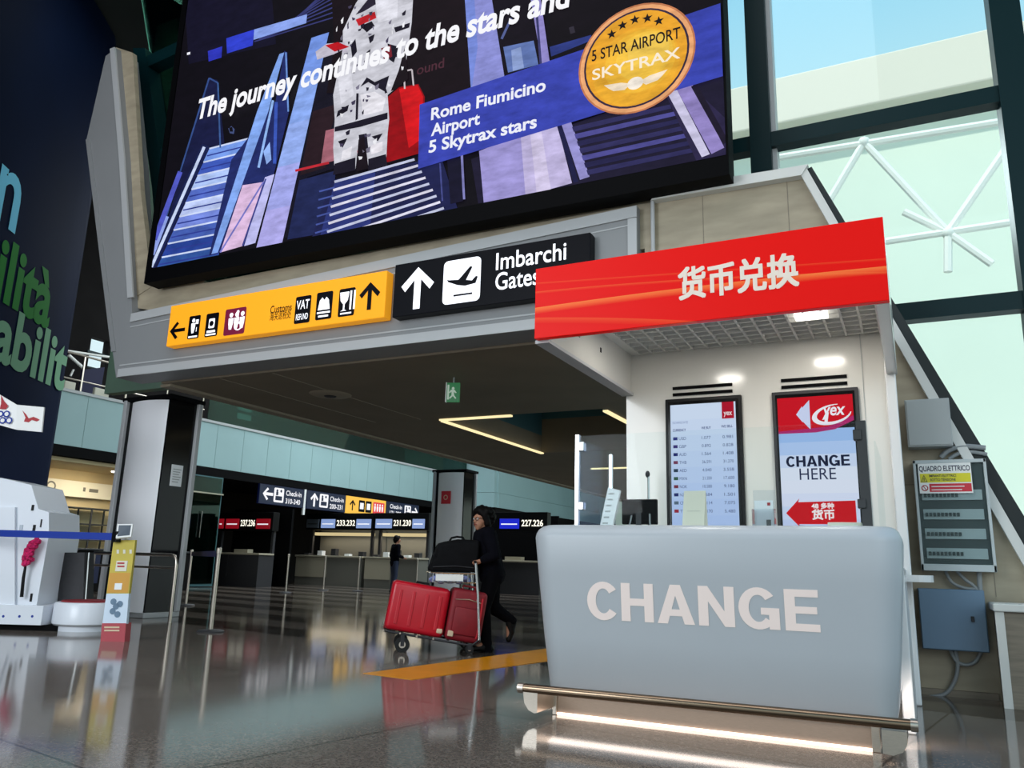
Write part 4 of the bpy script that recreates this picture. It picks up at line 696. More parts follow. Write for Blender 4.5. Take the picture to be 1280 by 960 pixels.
run([(1188, 812), (1195, 826), (1207, 831), (1219, 827), (1228, 812)], .015, 'cable_grey', 'cable', 'grey cable looping under the blue grey junction box')
run([(1194, 812), (1197, 832), (1193, 852), (1180, 868), (1152, 872)], .016, 'cable_grey', 'cable', 'grey cable hanging down to the floor beside the booth')
# ================================================================== columns under the portal
def column(name, label, fx0, fx1, Y, sign):
    x0, x1 = fx0, fx1; w_ = x1 - x0
    c_ = thing(name, label, 'column', ((x0 + x1) / 2, Y, 0), None)
    mb = MB(); mb.box(x0 + .02, x1 - .02, Y + .03, Y + .62, .08, 3.44, 'black_gloss'); mb.box(x0 - .05, x1 + .05, Y - .02, Y + .68, 3.40, 3.47, 'black_matte', .01); mb.box(x0 - .02, x1 + .02, Y - .01, Y + .66, 0, .08, 'grey_trim', .01); mb.build('core', c_)
    mb = MB(); pts = []
    for i in range(13):
        t_ = i / 12; pts.append((x0 + .15 + (w_ - .2) * t_, Y + .03 - .10 * math.sin(math.pi * t_) ** .8))
    pts += [(x1 - .05, Y + .06), (x0 + .15, Y + .06)]
    mb.prism([(x, y, .08) for x, y in pts], (0, 0, 3.3), 'column_white'); mb.build('white_cladding', c_, smooth=True)
    for xx, yy in ((x0 + .035, Y), (x1, Y + .6)):
        mb = MB(); mb.box(xx - .04, xx + .04, yy - .03, yy + .05, .08, 3.42, 'grey_trim', .012); mb.build('corner_trim', c_)
    return c_
h87 = facing(8.75).hit
cA = column('column', 'white clad column with black recess behind the bent tube guard rail', h87(149, 560)[0], h87(205, 560)[0], 8.75, 0)
fY = 19.0; hh_ = facing(fY).hit
cB = column('column', 'white clad far column with a red plate behind the luggage trolley', hh_(542, 600)[0], hh_(581, 600)[0], fY, 1)
xs = h87(205, 560)[0] - .015
mb = MB(); pside = Plane((xs, 0, 0), (0, 1, 0)); mb.box(xs, xs + .012, 8.95, 9.17, 2.02, 2.36, 'paper', .002)
for i in range(6): mb.box(xs + .011, xs + .014, 8.98, 9.14 - (i % 3) * .02, 2.28 - i * .04, 2.295 - i * .04, 'box_grey')
tag(mb.build('paper_notice'), 'white paper notice on the black side of the near column', 'notice')
a = facing(18.95).hit(553, 630); b = facing(18.95).hit(565, 614); mb = MB(); mb.box(a[0], b[0], 18.87, 18.90, a[1], b[1], 'label_red', .004); ff = facing(18.868); flat(mb, ff, circ((a[0] + b[0]) / 2, (a[1] + b[1]) / 2, .07, n=16), .001, 'tag_cream'); flat(mb, ff, circ((a[0] + b[0]) / 2, (a[1] + b[1]) / 2, .045, n=16), .002, 'label_red')
tag(mb.build('fire_plate'), 'small red fire plate on the far white column', 'sign')
# ---- portal light strips, exit sign, vent
def lightstrip(bx, label):
    mb = MB(); mb.box(*bx, 'strip_warm'); tag(mb.build('strip_light'), label, 'light', 'strip lights around the light well')
lightstrip((HX0 + .02, -6.1, HY0 - .02, HY0 + .06, ZS - .03, ZS), 'short strip light along the front edge of the light well')
lightstrip((HX0 - .02, HX0 + .06, HY0 + .1, HY1, ZS - .03, ZS), 'longest strip light, running in depth along the light well')
lightstrip((HX1 - .06, HX1 + .02, HY0 + .1, HY1, ZS - .03, ZS), 'strip light of the light well nearest the exchange booth')
lightstrip((-7.5, -6.3, 19.6, 19.7, ZS - .03, ZS), 'far ceiling strip light seen through the booth glass')
p = ground_at(567, 474, 3.44); ex = thing('exit_sign', 'green running man exit sign hanging under the portal soffit', 'sign', (p.x, p.y, 3.12)); pe = Plane((p.x, p.y, 3.12), (.93, .36, 0))
mb = MB(); slab(mb, pe, rect(-.09, .09, 0, .27), -.05, 0, 'exit_green'); slab(mb, pe, rect(-.105, -.09, -.005, .275), -.055, .005, 'label_white'); mb.tube([pe.P(0, .27, -.025), pe.P(0, .36, -.025)], .012, 'grey_trim'); mb.build('sign_box', ex)
mb = MB(); flat(mb, pe, circ(.0, .19, .02, n=10), .002, 'exit_white'); flat(mb, pe, [(-.03, .17), (.02, .17), (.05, .13), (.04, .12), (.01, .14), (.02, .09), (.05, .05), (.035, .04), (0, .08), (-.04, .04), (-.055, .055), (-.02, .09), (-.02, .14), (-.05, .12), (-.055, .135)], .002, 'exit_white'); flat(mb, pe, rect(-.08, -.055, .03, .24), .002, 'exit_white'); mb.build('pictogram', ex)
p = ground_at(413, 493, ZS); mb = MB(); mb.lathe([(.001, -.03), (.12, -.03), (.2, -.02), (.3, -.015), (.33, 0)], (p.x, p.y, ZS), 'soffit_edge', 28); mb.lathe([(.001, -.045), (.08, -.045), (.1, -.03)], (p.x, p.y, ZS), 'charcoal', 20); tag(mb.build('air_vent', smooth=True), 'round dark air vent in the portal soffit', 'vent')

# ================================================================== left side: banner, wrapping machine, totem, barriers
E_ = ground_at(45, 748); bu = Vector((-math.sin(math.radians(32)), math.cos(math.radians(32)), 0)); pb = Plane((E_.x, E_.y, 0), bu); hb = pb.hit
bn = thing('advert_wall', 'tall dark navy advertising wall with green and blue lettering', 'billboard', (E_.x, E_.y, 0))
mb = MB(); pts = [(-9.5, 0), (-2.5, 0), (-1.0, -.0), (-.35, -.02), (-.1, -.08), (0, -.2), (0, -1.0), (-9.5, -1.0)]
mb.prism([pb.P(a_, 0, o_) for a_, o_ in pts], (0, 0, 12.9), 'navy_banner'); mb.build('panel', bn, smooth=True)
mb = MB()
text(mb, pb, 'n', hb(20, 280)[0] - .78, 6.75, 'banner_cyan', .012, width=.78, height=1.45, bold=.02)
text(mb, pb, 'ilità', -1.30, 5.42, 'banner_green', .012, width=2.1, height=1.10, bold=.03, align='R')
a = hb(0, 448)[0]; text(mb, pb, 'abilit', -.24, 4.34, 'banner_pale', .012, width=2.9, height=1.02, bold=.03, align='R')
mb.build('lettering', bn)
# baggage wrapping machine
def cam_plane(x, y):
    g_ = ground_at(x, y); return Plane((g_.x, g_.y, 0), (.895, .444, 0))
pm = cam_plane(30, 788); hm = pm.hit; pm0 = pm.O
wm = thing('wrapping_machine', 'white baggage wrapping machine with round turntable beside the navy wall', 'machine', pm.P(0, 0))
o = [hm(*p_) for p_ in ((44, 760), (60, 668), (60, 640), (47, 636), (38, 606), (0, 597), (-30, 597), (-30, 760))]
mb = MB(); slab(mb, pm, o, -.75, -.02, 'kiosk_white'); sm = [hm(*p_) for p_ in ((19, 634), (19, 758), (21, 758), (21, 634))]; flat(mb, pm, sm, -.018, 'kiosk_grey'); slab(mb, pm, [hm(*p_) for p_ in ((0, 634), (19, 634), (19, 758), (-30, 758), (-30, 634))], -.02, .012, 'kiosk_white'); mb.build('housing', wm)
mb = MB()
for (xa, ya, xb, yb) in ((38, 631, 42, 638), (49, 649, 52, 659), (39, 656, 44, 668), (36, 742, 40, 752)): mb = MB(); a = hm(xa, yb); b = hm(xb, ya); slab(mb, pm, rect(a[0], b[0], a[1], b[1]), -.03, -.01, 'black'); mb.build('slot', wm)
mb = MB(); a = hm(22, 668); b = hm(28, 656); slab(mb, pm, rect(a[0], b[0], a[1], b[1]), -.03, -.012, 'kiosk_grey'); mb.build('service_flap', wm)
a = hm(-30, 782); b = hm(58, 757)
mb = MB(); slab(mb, pm, rect(a[0], b[0], .07, b[1]), -.8, .06, 'kiosk_white'); slab(mb, pm, rect(a[0], b[0] + .2, 0, .07), -.75, -.02, 'black_matte')
for xx in (8, 28, 44): q_ = hm(xx, 770); flat(mb, pm, circ(q_[0], q_[1], .016, n=12), .062, 'belt_blue')
mb.build('base', wm)
tcx = (hm(54, 780)[0] + hm(131, 780)[0]) / 2; tr = (hm(131, 780)[0] - hm(54, 780)[0]) / 2; tz = hm(92, 753)[1]; tp = pm.P(tcx, 0, .06 - tr + .05)
mb = MB(); mb.lathe([(tr - .06, .0), (tr - .06, .06), (tr - .02, .07), (tr, .09), (tr, tz - .03), (tr - .02, tz - .005), (tr - .05, tz)], (tp.x, tp.y, 0), 'kiosk_white', 40); mb.build('turntable', wm, smooth=True)
mb = MB(); mb.lathe([(.001, tz + .015), (tr - .08, tz + .015), (tr - .07, tz)], (tp.x, tp.y, 0), 'case_dark_red', 40); mb.build('turntable_mat', wm)
b_ = MB(); slab(b_, pm, [hm(46, 756), hm(80, 756), hm(82, 690), hm(54, 690)], -.7, -.45, 'charcoal'); b_.build('film_carriage', wm)
mb = MB(); mb.tube([pm.P(*hm(80, 752), -.5), pm.P(*hm(85, 690), -.5)], .012, 'chrome'); mb.build('film_post', wm)
du = thing('duster', 'pink feather duster with black handle hung on the white machine', 'duster', pm.P(hm(33, 720)[0], hm(33, 745)[1], .05))
mb = MB()
for i in range(70):
    t_ = random.random(); q_ = hm(37 + t_ * 10 + random.uniform(-4, 4), 702 - t_ * 26 + random.uniform(-3, 3)); mb.ball(pm.P(*q_, .07 + random.uniform(-.03, .03)), random.uniform(.018, .045), 'pink', 1)
mb.build('feathers', du, smooth=True)
mb = MB(); mb.tube([pm.P(*hm(37, 702), .07), pm.P(*hm(33, 722), .06), pm.P(*hm(30, 746), .05)], [.012, .018, .02], 'black'); mb.build('handle', du, smooth=True)
# white pennant board on a pole over the machine
pn = Plane(pm.P(0, 0, -.30), (.895, .444, 0)); hn = pn.hit
ws = thing('airline_sign', 'white curved board with red bird emblem above the white machine', 'sign', pn.P(*hn(20, 540)))
tp_ = [(-40, 484, .10), (-20, 487, .06), (0, 493, .03), (21, 506, 0), (55, 509, 0)]; bt_ = [(-42, 522, .10), (-22, 525, .06), (-2, 531, .03), (20, 537, 0), (52, 540, 0)]
T_ = [pn.P(*hn(x, y), o_) for x, y, o_ in tp_]; B_ = [pn.P(*hn(x, y), o_) for x, y, o_ in bt_]; k_ = pn.n * -.025; n = len(T_)
vs = T_ + B_ + [v + k_ for v in T_] + [v + k_ for v in B_]; fs = []
for i in range(n - 1): fs += [[n + i, n + i + 1, i + 1, i], [2 * n + i, 2 * n + i + 1, 3 * n + i + 1, 3 * n + i], [i, i + 1, 2 * n + i + 1, 2 * n + i], [3 * n + i, 3 * n + i + 1, n + i + 1, n + i]]
fs += [[n - 1, 2 * n - 1, 4 * n - 1, 3 * n - 1], [0, 2 * n, 3 * n, n]]
mb = MB(); mb.add(vs, fs, 'label_white'); mb.build('board', ws)
mb = MB(); mb.tube([pn.P(*hn(-25, 605), -.05), pn.P(*hn(-20, 488), -.01)], .02, 'charcoal'); mb.build('pole', ws)
mb = MB(); flat(mb, pn, [hn(*p_) for p_ in ((28, 513), (33, 518), (36, 523), (42, 521), (47, 523), (50, 525), (46, 527), (40, 525), (36, 528), (30, 527), (32, 522))], .003, 'ink_red'); mb.build('bird_emblem', ws)
mb = MB(); flat(mb, pn, [hn(*p_) for p_ in ((3, 494), (7, 502), (12, 508), (9, 512), (1, 512), (3, 505))], .03, 'ink_red'); mb.build('wing_emblem', ws)
for i in range(4):
    q_ = hn(2 + (i % 2) * 8 + (i // 2) * 3, 518 + (i // 2) * 8); mb = MB(); flat(mb, pn, circ(q_[0], q_[1], .045, n=16), .03, 'belt_blue'); flat(mb, pn, circ(q_[0], q_[1], .028, n=16), .032, 'label_white'); mb.build('ring_emblem', ws)
# totem with posters and a tablet
pt_ = cam_plane(141, 802); ht = pt_.hit
to = thing('info_totem', 'slim yellow info totem with red foot and tablet on top', 'totem', pt_.P(0, 0))
def band(xs, m, name, o0=-.05, o1=0.0):
    mb = MB(); slab(mb, pt_, [ht(*p_) for p_ in xs], o0, o1, m); return mb.build(name, to)
z_ = ht(141, 803)[1]
band(((126, 803), (156, 803), (158, 779), (128, 779)), 'podium_red', 'foot', -.12, .01)
band(((128, 780), (158, 780), (161, 742), (133, 742)), 'poster_blue', 'lower_poster'); band(((133, 742), (161, 742), (169, 675), (142, 675)), 'podium_yellow', 'upper_panel')
mb = MB(); flat(mb, pt_, [ht(*p_) for p_ in ((134, 741), (160, 741), (163, 716), (137, 716))], .003, 'podium_amber'); slab(mb, pt_, [ht(*p_) for p_ in ((144, 714), (158, 714), (160, 701), (146, 701))], 0, .006, 'cream_card'); mb.build('card', to); mb = MB()
for yy in (705, 709): flat(mb, pt_, [ht(*p_) for p_ in ((147, yy), (156, yy), (156, yy - 2), (147, yy - 2))], .008, 'ink_red')
mb.build('card_print', to); mb = MB(); slab(mb, pt_, [ht(*p_) for p_ in ((143, 737), (152, 737), (153, 729), (144, 729))], 0, .006, 'paper'); mb.build('sticker', to)
for xx in (146, 154, 162): mb = MB(); flat(mb, pt_, [ht(*p_) for p_ in ((xx, 692), (xx + 3, 692), (xx + 3, 687), (xx, 687))], .004, 'cream_card'); mb.build('icon', to)
mb = MB()
for xx, yy in ((142, 752), (150, 755), (141, 764), (147, 768), (145, 758)): q_ = ht(xx, yy); flat(mb, pt_, circ(q_[0], q_[1], .035, n=10), .004, 'box_blue')
mb.build('poster_motif', to); mb = MB()
for yy in (785, 789): flat(mb, pt_, [ht(*p_) for p_ in ((131, yy), (150, yy), (150, yy - 2), (131, yy - 2))], .014, 'tag_cream')
mb.build('foot_print', to)
mb = MB(); q_ = [ht(150, 673), ht(169, 671), ht(165, 655), ht(146, 655)]; n0 = [pt_.P(*q_[0], .10), pt_.P(*q_[1], .10), pt_.P(*q_[2], -.02), pt_.P(*q_[3], -.02)]; mb.prism(n0, pt_.n * -.02 + Vector((0, 0, -.012)), 'label_white'); mb.tube([pt_.P(*ht(157, 676), -.03), pt_.P(*ht(157, 668), 0)], .02, 'label_white'); tb = mb.build('tablet', to)
mb = MB(); c4 = sum(n0, Vector()) / 4; mb.add([c4 + (p_ - c4) * .8 + pt_.n * .004 + Vector((0, 0, .003)) for p_ in n0], [[0, 1, 2, 3]], 'screen_grey'); mb.build('tablet_screen', tb)
# blue belt from the totem across the machine
bl0 = pt_.P(*ht(146, 671), .03); q_ = ht(146, 667)[1] - ht(146, 676)[1]; far_ = Vector((-10.5, 5.92, bl0.z + .02))
mb = MB(); dz = Vector((0, 0, q_ / 2)); dn = Vector((.03, -1, 0)).normalized() * .004; mb.prism([bl0 - dz, far_ - dz, far_ + dz, bl0 + dz], dn, 'belt_blue'); mb.box(bl0.x - .03, bl0.x + .05, bl0.y - .03, bl0.y + .04, bl0.z - .06, bl0.z + .06, 'black', .008); tag(mb.build('barrier_belt'), 'bright blue barrier belt stretched from the yellow totem across the wrapping machine', 'belt')
# guard rail in front of the left column
hr = facing(8.45).hit; pr = facing(8.45); rl = thing('guard_rail', 'bent steel tube guard rail in front of the near white column', 'rail', (-10.2, 8.45, 0))
zr = hr(190, 693)[1]; zr2 = hr(190, 709)[1]; xr = hr(221, 700)[0]; xl = hr(118, 692)[0]
mb = MB(); mb.tube([(xl, 8.45, zr), (xr - .12, 8.45, zr), (xr - .05, 8.45, zr - .02), (xr - .01, 8.45, zr - .07), (xr, 8.45, zr - .14), (xr, 8.45, 0)], .025, 'steel', 12); mb.build('top_rail', rl, smooth=True)
mb = MB(); mb.tube([(xl, 8.45, zr2), (xr, 8.45, zr2)], .018, 'steel', 10); mb.build('mid_rail', rl, smooth=True)
mb = MB(); mb.tube([(xl, 8.45, zr), (xl, 8.45, 0)], .025, 'steel', 12); mb.build('leg', rl, smooth=True)
# belt posts
g0 = ground_at(263, 790); bp_ = thing('barrier_post', 'slim steel barrier post with navy belt in the open floor', 'post', g0)
mb = MB(); mb.lathe([(.17, 0), (.17, .012), (.15, .025), (.03, .035)], g0, 'charcoal', 28); mb.build('base', bp_, smooth=True); mb = MB(); mb.lathe([(.026, .03), (.026, .98), (.034, .985), (.034, 1.05), (.02, 1.06)], g0, 'steel', 18); mb.build('pole', bp_, smooth=True)
g1 = ground_at(232, 757); mb = MB(); mb.prism([g0 + Vector((0, 0, .94)), g1 + Vector((0, 0, .94)), g1 + Vector((0, 0, 1.02)), g0 + Vector((0, 0, 1.02))], (0, .004, 0), 'belt_navy'); mb.build('belt', bp_)
b2 = thing('barrier_post', 'steel barrier post farther back holding the end of navy belt', 'post', g1)
mb = MB(); mb.lathe([(.17, 0), (.17, .012), (.15, .025), (.03, .035)], g1, 'charcoal', 28); mb.build('base', b2, smooth=True); mb = MB(); mb.lathe([(.026, .03), (.026, .98), (.034, .985), (.034, 1.05), (.02, 1.06)], g1, 'steel', 18); mb.build('pole', b2, smooth=True)
for (px1_, py1_), lab in (((357, 741), 'slim steel post by the check-in desk with dark red screens'), ((404, 738), 'slim steel post in front of the desk numbered 233.232'), ((447, 739), 'slim steel post between the desks numbered 233.232 and 231.230'), ((520, 741), 'slim steel post in front of the desk numbered 231.230')):
    d_ = dup(b2, ground_at(px1_, py1_) - g1, lab); d_['group'] = 'posts in front of the check-in desks'
# yellow floor marking
mb = MB(); fp = [ground_at(*p_) for p_ in ((454, 842), (515, 850), (690, 826), (690, 810))]; mb.prism([(p_.x, p_.y, .0005) for p_ in fp], (0, 0, .003), 'floor_yellow'); struct(mb.build('floor_marking'))

# ================================================================== check-in hall
ps_ = Plane((-19.9, 0, 0), (0, 1, 0)); hs = ps_.hit
def hallsign(xa, xb, name, label, m):
    a0_ = hs(xa, 620)[0]; a1_ = hs(xb, 630)[0]; t_ = thing(name, label, 'sign', (-19.95, (a0_ + a1_) / 2, 2.74)); mb = MB(); mb.box(-20.0, -19.9, a0_, a1_, 2.74, 3.41, m, .01); mb.build('sign_box', t_); return t_, a0_, a1_
def suit_icon(mb, a, z, w_):
    flat(mb, ps_, rrect(a, a + w_, z, z + .5, .05), .004, 'sign_white_lit'); flat(mb, ps_, rect(a + .08, a + w_ - .08, z + .07, z + .22), .008, 'sign_navy'); flat(mb, ps_, circ(a + w_ * .3, z + .40, .05, n=10), .008, 'sign_navy'); flat(mb, ps_, rect(a + w_ * .2, a + w_ * .42, z + .24, z + .36), .008, 'sign_navy'); flat(mb, ps_, circ(a + w_ * .7, z + .40, .05, n=10), .008, 'sign_navy')
for xa, xb, kind, lab in ((324, 379, 'l', 'navy check-in sign with an arrow pointing left'), (384, 432, 'u', 'navy check-in sign with an arrow pointing up'), (484, 524, 'r', 'navy check-in sign with an arrow pointing right')):
    t_, a0_, a1_ = hallsign(xa, xb, 'check_in_sign', lab, 'sign_navy'); mb = MB(); L_ = a1_ - a0_
    if kind != 'r':
        arrow(mb, ps_, a0_ + L_ * .18, 3.09, .5, 'sign_white_lit', 180 if kind == 'l' else 90, .004, .2); suit_icon(mb, a0_ + L_ * .31, 2.84, L_ * .22)
        text(mb, ps_, 'Check-in', a0_ + L_ * .58, 3.12, 'sign_white_lit', .004, width=L_ * .36, height=.17, bold=.015); text(mb, ps_, '310-340' if kind == 'l' else '200-231', a0_ + L_ * .58, 2.84, 'sign_white_lit', .004, width=L_ * .34, height=.17, bold=.015)
    else:
        text(mb, ps_, 'Check-in', a0_ + L_ * .1, 3.14, 'sign_white_lit', .004, width=L_ * .36, height=.17, bold=.015); text(mb, ps_, '171-200', a0_ + L_ * .1, 2.86, 'sign_white_lit', .004, width=L_ * .34, height=.17, bold=.015); suit_icon(mb, a0_ + L_ * .54, 2.84, L_ * .2); arrow(mb, ps_, a0_ + L_ * .87, 3.08, .5, 'sign_white_lit', 0, .004, .2)
    mb.build('lettering', t_)
t_, a0_, a1_ = hallsign(433.5, 482.5, 'check_in_sign', 'yellow sign with toilets pictograms between the navy check-in signs', 'sign_yellow_lit'); t_.name = 'toilet_sign'; mb = MB(); L_ = a1_ - a0_
arrow(mb, ps_, a0_ + L_ * .15, 3.07, .42, 'sign_black', 90, .004)
for i in range(2): flat(mb, ps_, rrect(a0_ + L_ * (.30 + i * .17), a0_ + L_ * (.45 + i * .17), 2.84, 3.30, .03), .004, 'sign_black'); flat(mb, ps_, rect(a0_ + L_ * (.33 + i * .17), a0_ + L_ * (.42 + i * .17), 2.95, 3.2), .008, 'sign_white_lit')
flat(mb, ps_, rrect(a0_ + L_ * .66, a0_ + L_ * .96, 2.82, 3.30, .03), .004, 'sign_red_lit')
for i in range(4): isotype(mb, ps_, a0_ + L_ * (.71 + i * .065), 2.92, .12, 'sign_white_lit')
mb.build('lettering', t_)
mb = MB(); p0 = hs(381, 620)[0]; mb.box(-19.95, -19.88, p0 - .05, p0 + .05, 2.5, 3.42, 'label_white'); tag(mb.build('hanging_bracket'), 'white hanging bracket between the first two check-in signs', 'bracket')
YD = 24.4; fdk = facing(YD); hd = fdk.hit
islands = ((20.6, 'check-in desk with dark red screens and number 237.236', 268, 341, (('screen_red', 274, 280), ('screen_red', 283, 299), ('screen_red', 321, 338)), ('237.236', 301, 319), None),
           (24.4, 'check-in desk under number 233.232 with pale screens', 383, 466, (('screen_grey', 384, 399), ('screen_pale', 402, 419), ('screen_pale', 446, 464)), ('233.232', 421, 444), (382, 433)),
           (24.4, 'check-in desk under number 231.230 beside the far column', 467.5, 536, (('screen_pale', 470, 490), ('screen_pale', 516, 531)), ('231.230', 492, 514), (468, 535)),
           (24.4, 'check-in desk with blue screen and number 227.226 past the far column', 590, 684, (('screen_blue', 625, 649),), ('227.226', 652, 679), None))
for YD, lab, xa, xb, scr, num, strip_ in islands:
    fdk = facing(YD); hd = fdk.hit; zo = hd((xa + xb) / 2, 653)[1] - 2.28
    x0 = hd(xa, 655)[0]; x1 = hd(xb, 655)[0]; t_ = thing('check_in_desk', lab, 'desk', ((x0 + x1) / 2, YD, 0), 'check-in desks along the hall')
    mb = MB(); mb.box(x0, x1, YD, YD + .3, 2.0 + zo, 2.62 + zo, 'black', .01); mb.box(x0 + .1, x0 + .2, YD + .2, YD + .3, 0, 2.0 + zo, 'charcoal'); mb.box(x1 - .2, x1 - .1, YD + .2, YD + .3, 0, 2.0 + zo, 'charcoal'); mb.build('header', t_)
    mb = MB(); mb.box(x0, x1, YD + .9, YD + 1.0, 0, 2.6, 'desk_grey' if strip_ else 'black_matte'); mb.build('back_panel', t_)
    mb = MB(); mb.box(x0, x1, YD - .5, YD + .2, 1.02, 1.08, 'desk_pale', .01); mb.box(x0 + .05, x1 - .05, YD - .45, YD + .15, 0, 1.02, 'desk_grey' if strip_ else 'charcoal'); mb.box(x0 + .05, x0 + (x1 - x0) * .48, YD - .47, YD - .44, .3, 1.0, 'desk_pale' if strip_ else 'charcoal'); mb.build('counter', t_)
    for i, (m_, sa, sb) in enumerate(scr):
        u0 = hd(sa, 655)[0]; u1 = hd(sb, 655)[0]; mb = MB(); mb.box(u0, u1, YD - .04, YD + .01, 2.07 + zo, 2.40 + zo, m_, .01); mb.box(u0 + .06, u1 - .06, YD - .045, YD - .03, 2.2 + zo, 2.24 + zo, 'sign_white' if m_ != 'screen_grey' else 'charcoal'); mb.build('screen', t_)
    u0 = hd(num[1], 655)[0]; u1 = hd(num[2], 655)[0]; mb = MB(); text(mb, fdk, num[0], u0, 2.16 + zo, 'num_white', .012, width=u1 - u0, height=.2, bold=.02); mb.build('number', t_)
    if strip_:
        mb = MB(); mb.box(x0 + .15, x1 - .3, YD + .35, YD + .6, 1.84, 1.95, 'desk_light'); mb.build('desk_light', t_)
        lamp('desk_lamp', 'AREA', ((x0 + x1) / 2, YD + .5, 1.82), ((x0 + x1) / 2, YD + .4, 0), 14, (1, .88, .66), (x1 - x0 - .4, .3))
        for i in range(5): mb = MB(); xx = x0 + .3 + i * (x1 - x0 - .6) / 4; mb.box(xx - .12, xx + .1, YD - .2, YD, 1.08, 1.16 + .09 * (i % 3), 'paper' if i % 2 else 'charcoal', .01); mb.build('paper_tray' if i % 2 else 'printer', t_)
    else:
        mb = MB(); xx = x0 + (x1 - x0) * .62; mb.box(xx - .3, xx + .3, YD - .3, YD - .05, 1.08, 1.2, 'desk_pale'); mb.build('keyboard_tray', t_)
# dark glass entrance at the left of the signs
mb = MB(); a0_, a1_ = 17.5, 19.0; mb.box(-19.98, -19.94, a0_, a1_, 0.02, 3.42, 'teal_dark'); mb.box(-19.935, -19.92, a0_ + .06, a1_ - .05, .1, 2.86, 'dark_glass'); mb.box(-19.935, -19.92, a0_ + .06, a1_ - .05, 2.9, 3.38, 'dark_glass'); dr = struct(mb.build('door_1')); mb = MB(); mb.box(-19.96, -19.84, a0_ - .05, a0_ + .03, 0, 3.42, 'chrome'); mb.box(-19.94, -19.86, a0_ - .05, a1_, 2.86, 2.9, 'steel'); mb.build('door_frame', dr); mb = MB(); mb.tube([(-19.86, 18.2, 1.5), (-19.86, 18.2, 2.3)], .02, 'chrome'); mb.build('door_handle', dr)
# lit shop under the gallery at the far left
mb = MB(); mb.box(-22.2, -22.1, 13.2, 17.3, 0, 3.42, 'beige'); mb.box(-22.1, -20.05, 17.2, 17.3, 0, 3.42, 'beige'); mb.box(-22.1, -20.1, 13.2, 17.2, 3.3, 3.4, 'beige'); struct(mb.build('wall_shop'))
shp = Plane((-21.9, 0, 0), (0, 1, 0)); a = shp.hit(58, 612); b = shp.hit(133, 588)
ss = thing('shop_fascia', 'pale lit fascia board over the small shop with the glass cabinet', 'sign', (-21.95, a[0], 2.5)); mb = MB(); mb.box(-22.1, -21.9, 13.6, 17.2, 2.52, 2.98, 'cream_card', .01); mb.build('board', ss); mb = MB(); q_ = shp.hit(66, 592); flat(mb, shp, circ(q_[0], 2.76, .15, n=20), .004, 'desk_grey'); flat(mb, shp, circ(q_[0], 2.76, .1, n=20), .006, 'cream_card')
flat(mb, shp, rect(q_[0] + 1.0, q_[0] + 1.08, 2.7, 2.82), .004, 'desk_grey'); flat(mb, shp, rect(q_[0] + 1.2, q_[0] + 1.5, 2.7, 2.8), .004, 'desk_grey'); mb.build('emblem', ss)
lamp('shop_lamp', 'AREA', (-21.0, 15.2, 3.28), (-21.6, 15.2, 0), 130, (1, .86, .62), (1.2, 3))
mb = MB(); mb.lathe([(.001, 0), (.22, 0), (.22, .03)], (-20.9, 15.9, 3.27), 'panel_light', 20); tag(mb.build('ceiling_lamp'), 'round ceiling lamp in the small shop', 'lamp')
vt = thing('glass_vitrine', 'glass display cabinet inside the small lit shop', 'cabinet', (-21.6, 15.4, 0))
mb = MB(); y0, y1 = 14.7, 16.4
for yy in (y0, (y0 + y1) / 2, y1):
    for xx in (-22.0, -21.4): mb.box(xx - .02, xx + .02, yy - .02, yy + .02, 0, 2.2, 'charcoal')
for z in (.7, 1.3, 1.75, 2.2): mb.box(-22.02, -21.38, y0, y1, z - .012, z + .012, 'charcoal')
mb.box(-22.02, -21.38, y0, y1, 0, .6, 'hall_dark'); mb.build('frame', vt); mb = MB(); mb.box(-21.39, -21.385, y0, y1, .6, 2.2, 'clear_glass'); mb.build('pane', vt)
mb = MB(); mb.box(-23.99, -20.17, 7, 35.1, 4.95, 5.1, 'hall_dark'); struct(mb.build('floor_gallery'))
mb = MB(); mb.box(-20.09, -20.07, 18.2, 35.0, 5.21, 5.95, 'dark_glass'); mb.tube([(-20.08, 18.2, 5.98), (-20.08, 35.0, 5.98)], .03, 'steel'); tag(mb.build('balustrade'), 'dark glass balustrade along the gallery above the check-in signs', 'balustrade')
# dark counter in front of the shop, gallery guard rail and cabinets above
mb = MB(); mb.box(-19.2, -18.6, 12.2, 16.8, 0, 1.0, 'hall_dark', .02); mb.box(-19.25, -18.55, 12.15, 16.85, 1.0, 1.05, 'charcoal', .01); mb.box(-18.58, -18.54, 13.2, 13.9, .2, .9, 'sign_navy'); tag(mb.build('shop_counter'), 'low dark counter in front of the small lit shop', 'counter')
gr = thing('gallery_rail', 'thin steel rail along the upper gallery above the small shop', 'rail', (-20.06, 14, 5.2))
for i in range(7): mb = MB(); mb.box(-20.08, -20.04, 9.5 + i * 1.4, 9.54 + i * 1.4, 5.2, 6.2, 'steel'); mb.build('post', gr)
for z_, r_ in ((6.2, .03), (5.5, .02)): mb = MB(); mb.tube([(-20.06, 9.5, z_), (-20.06, 18, z_)], r_, 'steel'); mb.build('rail', gr)
pq = Plane((-21.5, 0, 0), (0, 1, 0)); q0 = pq.hit(101, 492); q1 = pq.hit(124, 459)
mb = MB(); slab(mb, pq, [pq.hit(*p_) for p_ in ((100, 494), (125, 494), (131, 459), (104, 462))], -.1, 0, 'belt_navy'); mb.box(-21.58, -21.52, q0[0] + .2, q0[0] + .26, 5.1, q0[1] + .2, 'charcoal'); tag(mb.build('gallery_screen'), 'dark navy panel standing on the upper gallery', 'panel')
